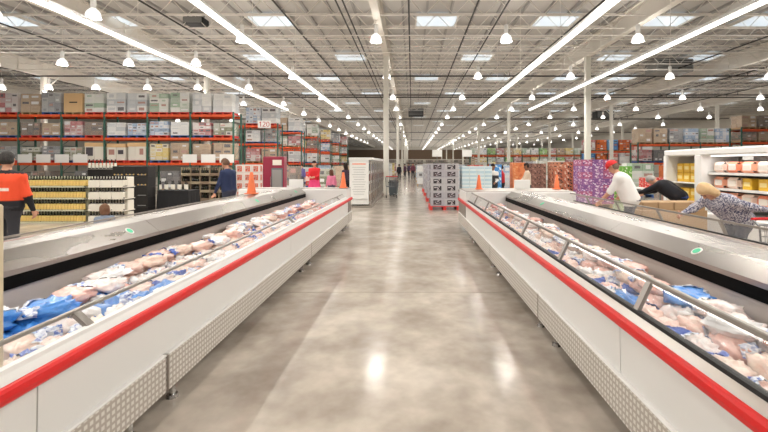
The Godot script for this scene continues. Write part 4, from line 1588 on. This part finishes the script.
# ---------- people ----------
# bones: [a, b, ra, rb, id]; the smooth union is meshed as surface nets and appended to the lists
func nets(bones: Array, cell: float, k: float, out: Dictionary) -> void:
	var lo := Vector3.ONE * 1e9
	var hi := -lo
	for b in bones:
		var r: float = maxf(b[2], b[3]) + k + cell * 3
		for e in 2:
			lo = lo.min(b[e] - Vector3.ONE * r)
			hi = hi.max(b[e] + Vector3.ONE * r)
	var n := Vector3i(((hi - lo) / cell).ceil()) + Vector3i.ONE
	var f := PackedFloat32Array()
	f.resize(n.x * n.y * n.z)
	f.fill(1.0)
	var best := PackedFloat32Array()
	best.resize(f.size())
	best.fill(1.0)
	var ids := PackedByteArray()
	ids.resize(f.size())
	for b in bones:
		var a: Vector3 = b[0]
		var ab: Vector3 = b[1] - a
		var ra: float = b[2]
		var rb: float = b[3]
		var l2 := maxf(ab.length_squared(), 1e-9)
		var r := maxf(ra, rb) + k + cell * 2
		var p0 := Vector3i(((a.min(b[1]) - Vector3.ONE * r - lo) / cell).floor()).clamp(Vector3i.ZERO, n - Vector3i.ONE)
		var p1 := Vector3i(((a.max(b[1]) + Vector3.ONE * r - lo) / cell).ceil()).clamp(Vector3i.ZERO, n - Vector3i.ONE)
		for z in range(p0.z, p1.z + 1):
			for y in range(p0.y, p1.y + 1):
				var i := (z * n.y + y) * n.x + p0.x
				for x in range(p0.x, p1.x + 1):
					var p := lo + Vector3(x, y, z) * cell - a
					var t := clampf(p.dot(ab) / l2, 0, 1)
					var d := (p - ab * t).length() - lerpf(ra, rb, t)
					var o := f[i]
					var h := maxf(k - absf(d - o), 0.0) / k
					f[i] = minf(d, o) - h * h * k * 0.25
					if d < best[i]:
						best[i] = d
						ids[i] = b[4]
					i += 1
	var at := {}
	var vs: PackedVector3Array = out.v
	var ns: PackedVector3Array = out.n
	var cs: Array = out.c
	var ix: PackedInt32Array = out.i
	var sx := 1
	var sy := n.x
	var sz := n.x * n.y
	var near := cell * 2.0
	var off := [0, sx, sy, sx + sy, sz, sx + sz, sy + sz, sx + sy + sz]
	var edges := [[0, 1], [2, 3], [4, 5], [6, 7], [0, 2], [1, 3], [4, 6], [5, 7], [0, 4], [1, 5], [2, 6], [3, 7]]
	for z in n.z - 1:
		for y in n.y - 1:
			var row := (z * n.y + y) * n.x
			for x in n.x - 1:
				var i := row + x
				if absf(f[i]) > near: continue
				var mask := 0
				for e in 8:
					if f[i + off[e]] < 0: mask |= 1 << e
				if mask == 0 or mask == 255: continue
				var c := Vector3.ZERO
				var m := 0
				for e in edges:
					var u: int = e[0]
					var w: int = e[1]
					if ((mask >> u) & 1) == ((mask >> w) & 1): continue
					var fu := f[i + off[u]]
					var t := fu / (fu - f[i + off[w]])
					var pu := Vector3(u & 1, (u >> 1) & 1, u >> 2)
					var pw := Vector3(w & 1, (w >> 1) & 1, w >> 2)
					c += pu.lerp(pw, t)
					m += 1
				at[i] = vs.size()
				vs.append(lo + (Vector3(x, y, z) + c / m) * cell)
				var g := Vector3(f[i + 1] + f[i + 1 + sy] + f[i + 1 + sz] + f[i + 1 + sy + sz] - f[i] - f[i + sy] - f[i + sz] - f[i + sy + sz], f[i + sy] + f[i + sy + 1] + f[i + sy + sz] + f[i + 1 + sy + sz] - f[i] - f[i + 1] - f[i + sz] - f[i + 1 + sz], f[i + sz] + f[i + sz + 1] + f[i + sz + sy] + f[i + 1 + sy + sz] - f[i] - f[i + 1] - f[i + sy] - f[i + 1 + sy])
				ns.append(g.normalized())
				cs.append(ids[i])
	for i in at:
		for e in [[sx, sy, sz], [sy, sz, sx], [sz, sx, sy]]:
			var a := f[i]
			var b: float = f[i + e[0]]
			if (a < 0) == (b < 0): continue
			var q := [i, i - e[1], i - e[1] - e[2], i - e[2]]
			var ok := true
			for w in q:
				if not at.has(w): ok = false
			if not ok: continue
			var v := [at[q[0]], at[q[1]], at[q[2]], at[q[3]]]
			if a < 0: v.reverse()
			# clockwise seen from outside
			var p: Vector3 = vs[v[0]]
			var cr: Vector3 = (vs[v[1]] - p).cross(vs[v[2]] - p)
			if cr.dot(ns[v[0]]) > 0: v.reverse()
			for w in [0, 1, 2, 0, 2, 3]: ix.append(v[w])
	out.v = vs
	out.n = ns
	out.i = ix

func net_mesh(out: Dictionary, color_of: Callable, m: Material) -> ArrayMesh:
	var cols := PackedColorArray()
	for k in out.v.size(): cols.append(color_of.call(out.c[k], out.v[k]))
	var arr := []
	arr.resize(Mesh.ARRAY_MAX)
	arr[Mesh.ARRAY_VERTEX] = out.v
	arr[Mesh.ARRAY_NORMAL] = out.n
	arr[Mesh.ARRAY_COLOR] = cols
	arr[Mesh.ARRAY_INDEX] = out.i
	var mesh := ArrayMesh.new()
	mesh.add_surface_from_arrays(Mesh.PRIMITIVE_TRIANGLES, arr)
	mesh.surface_set_material(0, m)
	return mesh

func fresh() -> Dictionary:
	return {"v": PackedVector3Array(), "n": PackedVector3Array(), "c": [], "i": PackedInt32Array()}

func elbow(s: Vector3, t: Vector3, l1: float, l2: float, hint: Vector3) -> Array:
	var d := t - s
	var len := minf(d.length(), (l1 + l2) * 0.995)
	var u := d.normalized()
	var a := (l1 * l1 - l2 * l2 + len * len) / (2 * len)
	var h := sqrt(maxf(l1 * l1 - a * a, 0.0))
	var w := (hint - u * hint.dot(u)).normalized()
	return [s + u * a + w * h, s + u * len]

func person(label: String, at: Vector3, yaw: float, q: Dictionary) -> Node3D:
	var o := base("person", at, label, "person", q.get("group", ""), yaw)
	var H: float = q.get("H", 1.72)
	var s := H / 1.75
	var lean: float = q.get("lean", 0.05)
	var cell: float = q.get("cell", 0.03)
	var near := cell < 0.02
	var bulk: float = q.get("bulk", 1.0)
	var skin: Color = q.get("skin", Color(0.80, 0.60, 0.50))
	var shirt: Color = q.shirt
	var pants: Color = q.get("pants", Color(0.15, 0.15, 0.18))
	var sleeve: Color = q.get("sleeve", shirt)
	var shoe: Color = q.get("shoe", Color(0.12, 0.11, 0.11))
	var up := Vector3(0, cos(lean), -sin(lean))
	var P := Vector3(0, 0.95 * s, 0.22 * sin(lean) * s)
	var C := P + up * 0.36 * s
	var N := P + up * 0.50 * s
	var hp: float = q.get("head_pitch", lean * 0.8 + 0.1)
	var hd := Vector3(0, cos(hp), -sin(hp))
	var fw := Vector3(0, -sin(hp), -cos(hp))
	var ht: float = q.get("head_turn", 0.0)
	fw = fw.rotated(hd, ht)
	var rt := fw.cross(hd).normalized()
	var HC := N + hd * 0.185 * s
	var B := []
	# ids: 1 shirt, 2 pants, 3 skin, 4 forearm, 5 shoe, 6 collar
	for e in [-1.0, 1.0]:
		B.append([P + Vector3(e * 0.075 * s, 0, 0), C + Vector3(e * 0.085 * s, 0, 0), 0.115 * s * bulk, 0.12 * s * bulk, 1])
		B.append([P + Vector3(e * 0.07, -0.03, 0) * s, P + Vector3(e * 0.075, -0.10, 0) * s, 0.118 * s * bulk, 0.11 * s, 2])
		var hip := P + Vector3(e * 0.09, -0.07, 0) * s
		var foot := Vector3(e * 0.11 * s, 0.075 * s, 0.02 + e * q.get("stride", 0.05))
		var knee := hip.lerp(foot, 0.5) + Vector3(0, 0.01, -0.03) * s
		B.append([hip, knee, 0.088 * s, 0.062 * s, 2])
		B.append([knee, foot, 0.062 * s, 0.045 * s, 2])
		B.append([foot + Vector3(0, -0.03, 0.03) * s, foot + Vector3(e * 0.02, -0.035, -0.15) * s, 0.042 * s, 0.036 * s, 5])
		var sh := C + up * 0.075 * s + Vector3(e * 0.165 * s * lerpf(1, bulk, 0.6), 0, 0)
		B.append([C + up * 0.06 * s + Vector3(e * 0.05 * s, 0, 0), sh, 0.10 * s * bulk, 0.068 * s * bulk, 1])
		var key := "hr" if e > 0 else "hl"
		var tgt: Vector3 = q.get(key, Vector3(e * 0.27, 0.80, -0.06)) * Vector3(s, s, s)
		var el := elbow(sh, tgt, 0.29 * s, 0.25 * s, Vector3(e * 0.6, -0.6, 0.7))
		B.append([sh, el[0], 0.058 * s * bulk, 0.047 * s * bulk, 1])
		var fore: bool = q.get("long", true)
		B.append([el[0], el[1], 0.046 * s * (bulk if fore else 1.0), 0.032 * s, 4])
		# hand
		var hdir: Vector3 = (el[1] - el[0]).normalized()
		var side: Vector3 = hdir.cross(Vector3(e, 0.2, 0.1)).normalized()
		var nrm: Vector3 = side.cross(hdir).normalized() * e
		var hb := []
		var wr: Vector3 = el[1]
		hb.append([wr - hdir * 0.02, wr + hdir * 0.02 * s, 0.028 * s, 0.026 * s, 3])
		for j in 4:
			var ofs := side * (-0.027 + j * 0.018) * s
			var k0: Vector3 = wr + hdir * (0.085 - absf(j - 1.4) * 0.004) * s + ofs
			hb.append([wr + hdir * 0.02 * s + ofs * 0.5, k0, 0.017 * s, 0.0125 * s, 3])
			var fl: float = [0.070, 0.080, 0.074, 0.058][j] * s
			var bend: Vector3 = (hdir * 0.85 - nrm * 0.55).normalized()
			var k1: Vector3 = k0 + bend * fl * 0.5
			hb.append([k0, k1, 0.0095 * s, 0.0088 * s, 3])
			hb.append([k1, k1 + (bend * 0.6 - nrm * 0.8).normalized() * fl * 0.5, 0.0088 * s, 0.0075 * s, 3])
		var t0 := wr + hdir * 0.03 * s - side * 0.025 * s
		var t1 := t0 + (hdir * 0.6 - side * 0.8).normalized() * 0.045 * s
		hb.append([t0, t1, 0.014 * s, 0.011 * s, 3])
		hb.append([t1, t1 + (hdir * 0.9 - side * 0.3 - nrm * 0.3).normalized() * 0.035 * s, 0.0105 * s, 0.009 * s, 3])
		if near: q["hand%d" % int(e)] = hb
		else: B.append_array([[wr, wr + hdir * 0.08 * s, 0.033 * s, 0.03 * s, 3], [wr + hdir * 0.08 * s, wr + (hdir - nrm * 0.4) * 0.15 * s, 0.028 * s, 0.02 * s, 3]])
	B.append([C, N - up * 0.02 * s, 0.10 * s * bulk, 0.07 * s, 6])
	B.append([N - up * 0.02 * s, HC - hd * 0.05 * s, 0.056 * s, 0.054 * s, 3])
	if q.has("skirt"):
		for e in [-1.0, 0.0, 1.0]:
			B.append([P + Vector3(e * 0.08, 0.02, 0) * s, P + Vector3(e * 0.14, -0.30, 0) * s, 0.11 * s, 0.13 * s, 7])
	var head := [[HC - hd * 0.03 * s + fw * 0.01 * s, HC + hd * 0.045 * s - fw * 0.008 * s, 0.074 * s, 0.087 * s, 3], [HC - hd * 0.065 * s + fw * 0.035 * s, HC - hd * 0.075 * s + fw * 0.045 * s, 0.04 * s, 0.034 * s, 3], [HC - hd * 0.12 * s, HC - hd * 0.02 * s, 0.05 * s, 0.06 * s, 3]]
	head.append([HC + fw * 0.078 * s + hd * 0.015 * s, HC + fw * 0.094 * s - hd * 0.025 * s, 0.009 * s, 0.016 * s, 3])
	for e in [-1.0, 1.0]:
		head.append([HC + rt * e * 0.083 * s + hd * 0.02 * s, HC + rt * e * 0.08 * s - hd * 0.022 * s, 0.014 * s, 0.011 * s, 3])
	var col := func(id: int, v: Vector3) -> Color:
		match id:
			1, 6:
				if q.has("bands"):
					for b in q.bands:
						if v.y > b[0] and v.y < b[1] and (id == 1 or b[3]) and absf(v.x) < b[4]: return (b[2] as Color).srgb_to_linear()
				if q.has("pattern"):
					var w: float = q.pattern.get_noise_3dv(v * 60.0)
					return (shirt.lerp(q.pattern_color, smoothstep(-0.12, 0.12, w))).srgb_to_linear()
				return shirt.srgb_to_linear()
			2: return pants.srgb_to_linear()
			4:
				if q.has("pattern"):
					var w: float = q.pattern.get_noise_3dv(v * 60.0)
					return (shirt.lerp(q.pattern_color, smoothstep(-0.12, 0.12, w))).srgb_to_linear()
				return sleeve.srgb_to_linear() if q.get("long", true) else skin.srgb_to_linear()
			5: return shoe.srgb_to_linear()
			7: return (q.skirt as Color).srgb_to_linear()
		return skin.srgb_to_linear()
	var out := fresh()
	if near:
		nets(B, cell, 0.035 * s, out)
		nets(head, cell * 0.5, 0.02 * s, out)
		nets(q["hand1"], 0.0045, 0.006, out)
		nets(q["hand-1"], 0.0045, 0.006, out)
	else:
		nets(B + head, cell, 0.035 * s, out)
	put("body", net_mesh(out, col, M.cloth), o)
	# hair
	var hair: Color = q.get("hair", Color(0.16, 0.11, 0.08))
	if not q.get("bald", false):
		var hl: float = q.get("hair_len", 0.0)
		var hb := [[HC + hd * 0.0 * s - fw * 0.03 * s, HC - fw * 0.035 * s, 0.082 * s, 0.082 * s, 1]] if q.has("cap") else [[HC + hd * 0.045 * s - fw * 0.018 * s, HC + hd * 0.02 * s - fw * 0.03 * s, 0.092 * s, 0.088 * s, 1], [HC + hd * 0.072 * s + fw * 0.02 * s, HC + hd * 0.08 * s - fw * 0.02 * s, 0.068 * s, 0.07 * s, 1]]
		for e in [-1.0, 0.0, 1.0]:
			hb.append([HC + rt * e * 0.045 * s - fw * 0.03 * s, HC + rt * e * 0.055 * s - fw * 0.035 * s - hd * ((0.05 if hl > 0.02 else 0.005) + hl) * s, 0.062 * s, (0.05 if hl < 0.05 else 0.055) * s, 1])
		if hl > 0.05:
			for e in [-1.0, 1.0]:
				hb.append([HC + rt * e * 0.055 * s + hd * 0.05 * s, HC + rt * e * 0.08 * s - hd * hl * 0.8 * s, 0.055 * s, 0.032 * s, 1])
		var ho := fresh()
		nets(hb, 0.010 if near else cell * 0.8, 0.02, ho)
		var hn := noise(14.0, 5, 2)
		var hcol := func(_id: int, v: Vector3) -> Color:
			return hair.srgb_to_linear().lerp(hair.lightened(0.1).srgb_to_linear(), clampf(0.5 + hn.get_noise_3d(v.x * 6, v.y, v.z * 6), 0, 1)) if near else hair.srgb_to_linear()
		put("hair", net_mesh(ho, hcol, M.cloth), o)
	if near:
		var es := S()
		for e in [-1.0, 1.0]:
			var c: Vector3 = HC + rt * e * 0.032 * s + fw * 0.077 * s + hd * 0.012 * s
			tube(es, c, c + fw * 0.006, 0.011 * s, 8)
		part("eyes", es, M.black_card, o)
		es = S()
		var mc := HC + fw * 0.079 * s - hd * 0.052 * s
		tube(es, mc - rt * 0.022 * s, mc + rt * 0.022 * s, 0.005 * s, 6)
		part("mouth", es, M.burgundy, o)
	if q.has("cap"):
		var cs := S()
		cs.set_smooth_group(0)
		var prof := []
		for j in 8:
			var t := j / 7.0 * PI / 2
			prof.append(Vector2(cos(t) * 0.118 * s, sin(t) * 0.115 * s))
		lathe(cs, prof, 16)
		var cm := put("cap", smooth_done(cs, mat("cap_cloth", q.cap, 0.8)), o, HC + hd * 0.045 * s)
		cm.basis = Basis(rt, hd, -fw)
		var br := S()
		for j in 8:
			var a0 := lerpf(-1.1, 1.1, j / 8.0)
			var a1 := lerpf(-1.1, 1.1, (j + 1) / 8.0)
			quad(br, Vector3(sin(a0) * 0.1, 0.004, -cos(a0) * 0.1), Vector3(sin(a0) * 0.1, -0.008, -cos(a0) * 0.17), Vector3(sin(a1) * 0.1, -0.008, -cos(a1) * 0.17), Vector3(sin(a1) * 0.1, 0.004, -cos(a1) * 0.1))
			quad(br, Vector3(sin(a0) * 0.1, -0.002, -cos(a0) * 0.1), Vector3(sin(a1) * 0.1, -0.002, -cos(a1) * 0.1), Vector3(sin(a1) * 0.1, -0.013, -cos(a1) * 0.17), Vector3(sin(a0) * 0.1, -0.013, -cos(a0) * 0.17))
		part("brim", br, M.cap_cloth, cm)
	return o

func people() -> void:
	person("person in an orange and black hooded jacket behind the left island", V(-6.3, 0, 6.4), 0.15, {"H": 1.79, "shirt": Color(0.13, 0.13, 0.14), "sleeve": Color(0.13, 0.13, 0.14), "cell": 0.015, "bulk": 1.22, "lean": 0.0, "bands": [[1.20, 1.245, Color(0.92, 0.88, 0.84), true, 0.13], [1.06, 1.47, Color(0.93, 0.33, 0.19), true, 9.0]], "hair": Color(0.16, 0.15, 0.14), "pants": Color(0.2, 0.2, 0.22), "hl": Vector3(-0.3, 0.85, -0.1), "hr": Vector3(0.30, 0.85, -0.1)})
	person("small child with brown hair peeping over the left island", V(-4.66, 0, 6.25), 0.8, {"H": 1.0, "shirt": Color(0.5, 0.55, 0.62), "cell": 0.015, "hair": Color(0.42, 0.29, 0.20), "hair_len": 0.06, "pants": Color(0.3, 0.33, 0.42)})
	person("person in a navy hooded jacket looking down beyond the left island", V(-4.72, 0, 10.6), 1.25, {"H": 1.76, "shirt": Color(0.15, 0.19, 0.32), "cell": 0.015, "bulk": 1.1, "lean": 0.08, "head_pitch": 0.45, "hair": Color(0.36, 0.25, 0.18), "pants": Color(0.22, 0.25, 0.32), "hl": Vector3(-0.24, 0.85, -0.22), "hr": Vector3(0.24, 0.82, -0.2)})
	person("person in a yellow top and black trousers left of the red shirt", V(-7.55, 0, 25.0), 2.6, {"H": 1.64, "shirt": Color(0.87, 0.86, 0.30), "pants": Color(0.12, 0.12, 0.12), "long": false})
	person("person in a purple-blue top beyond the white card", V(-6.75, 0, 25.3), 2.9, {"H": 1.6, "shirt": Color(0.38, 0.35, 0.55), "pants": Color(0.3, 0.3, 0.36)})
	person("person in a red top and pink skirt reading beyond the left island", V(-4.12, 0, 17.4), 3.1, {"H": 1.74, "cell": 0.02, "bulk": 1.12, "shirt": Color(0.82, 0.16, 0.19), "pants": Color(0.92, 0.30, 0.52), "skirt": Color(0.94, 0.32, 0.54), "hair": Color(0.16, 0.10, 0.09), "hl": Vector3(-0.08, 1.08, -0.34), "hr": Vector3(0.08, 1.08, -0.34)})
	person("child in a pink top with long brown hair beside the far cone", V(-3.32, 0, 17.0), 0.4, {"H": 1.38, "shirt": Color(0.88, 0.50, 0.62), "pants": Color(0.4, 0.34, 0.42), "hair": Color(0.36, 0.21, 0.16), "hair_len": 0.14})
	person("person with long dark hair and dark clothes behind the far cone", V(-2.82, 0, 17.6), 1.0, {"H": 1.66, "shirt": Color(0.26, 0.2, 0.26), "pants": Color(0.15, 0.14, 0.17), "hair": Color(0.14, 0.09, 0.08), "hair_len": 0.12})
	person("person in a white top and dark vest beyond the right island", V(3.05, 0, 15.5), 2.7, {"H": 1.62, "shirt": Color(0.9, 0.88, 0.86), "bands": [[0.7, 1.2, Color(0.24, 0.22, 0.24), true, 9.0]], "pants": Color(0.2, 0.2, 0.22), "skin": Color(0.55, 0.38, 0.30), "hl": Vector3(-0.15, 1.0, -0.3)})
	person("person in a red top beside the blue cartons", V(3.78, 0, 17.3), 1.2, {"H": 1.56, "shirt": Color(0.74, 0.15, 0.18), "hl": Vector3(-0.15, 1.0, -0.35), "hr": Vector3(0.15, 1.0, -0.35)})
	person("person in a tan jacket facing left beyond the right island", V(4.12, 0, 14.7), 1.45, {"H": 1.64, "cell": 0.02, "shirt": Color(0.84, 0.76, 0.68), "pants": Color(0.24, 0.22, 0.22), "skin": Color(0.5, 0.34, 0.27), "hl": Vector3(-0.1, 1.0, -0.35), "hr": Vector3(0.1, 1.0, -0.35)})
	person("person in a white shirt and red cap leaning by the right island", V(4.12, 0, 7.95), 1.0, {"H": 1.74, "shirt": Color(0.93, 0.92, 0.91), "cell": 0.015, "bulk": 1.4, "lean": 0.42, "head_pitch": 0.6, "cap": Color(0.90, 0.20, 0.20), "hair": Color(0.45, 0.36, 0.3), "long": false, "pants": Color(0.3, 0.3, 0.34), "hl": Vector3(-0.2, 0.85, -0.45), "hr": Vector3(0.36, 1.0, -0.1)})
	person("person in a black top with blue apron ties bending over the tan boxes", V(5.8, 0, 9.25), 0.7, {"H": 1.66, "shirt": Color(0.08, 0.08, 0.09), "cell": 0.015, "bulk": 1.4, "lean": 0.95, "head_pitch": 1.2, "hair": Color(0.62, 0.60, 0.58), "pants": Color(0.16, 0.27, 0.52), "hl": Vector3(-0.2, 0.95, -0.75), "hr": Vector3(0.2, 0.92, -0.72)})
	var pt := noise(1.0, 77, 2)
	person("blonde person in a blue and white patterned top holding a cart", V(4.3, 0, 5.6), 1.75, {"H": 1.62, "shirt": Color(0.87, 0.86, 0.88), "pattern": pt, "pattern_color": Color(0.30, 0.31, 0.44), "cell": 0.012, "bulk": 1.22, "lean": 0.9, "head_pitch": 1.05, "hair": Color(0.88, 0.74, 0.55), "hair_len": 0.055, "pants": Color(0.22, 0.23, 0.3), "hl": Vector3(-0.34, 1.1, 0.34), "hr": Vector3(0.12, 0.98, -0.75)})
	var fx := [-1.25, -0.75, -0.35, 0.1, 0.45, -1.7]
	var fd := [40.0, 44.0, 47.0, 43.0, 50.0, 52.0]
	var fc := [Color(0.14, 0.13, 0.16), Color(0.34, 0.22, 0.30), Color(0.3, 0.25, 0.35), Color(0.45, 0.25, 0.3), Color(0.2, 0.22, 0.3), Color(0.4, 0.4, 0.45)]
	for k in 6:
		person("distant %s shopper in the main aisle, %s from the camera" % [["black-clad", "plum-clad", "violet-clad", "maroon-clad", "blue-clad", "grey-clad"][k], ["nearest", "third", "fourth", "second", "fifth", "farthest"][k]], V(fx[k], 0, fd[k]), k * 1.1, {"H": 1.6 + 0.04 * (k % 4), "shirt": fc[k], "cell": 0.04, "group": "shoppers far down the aisle"})
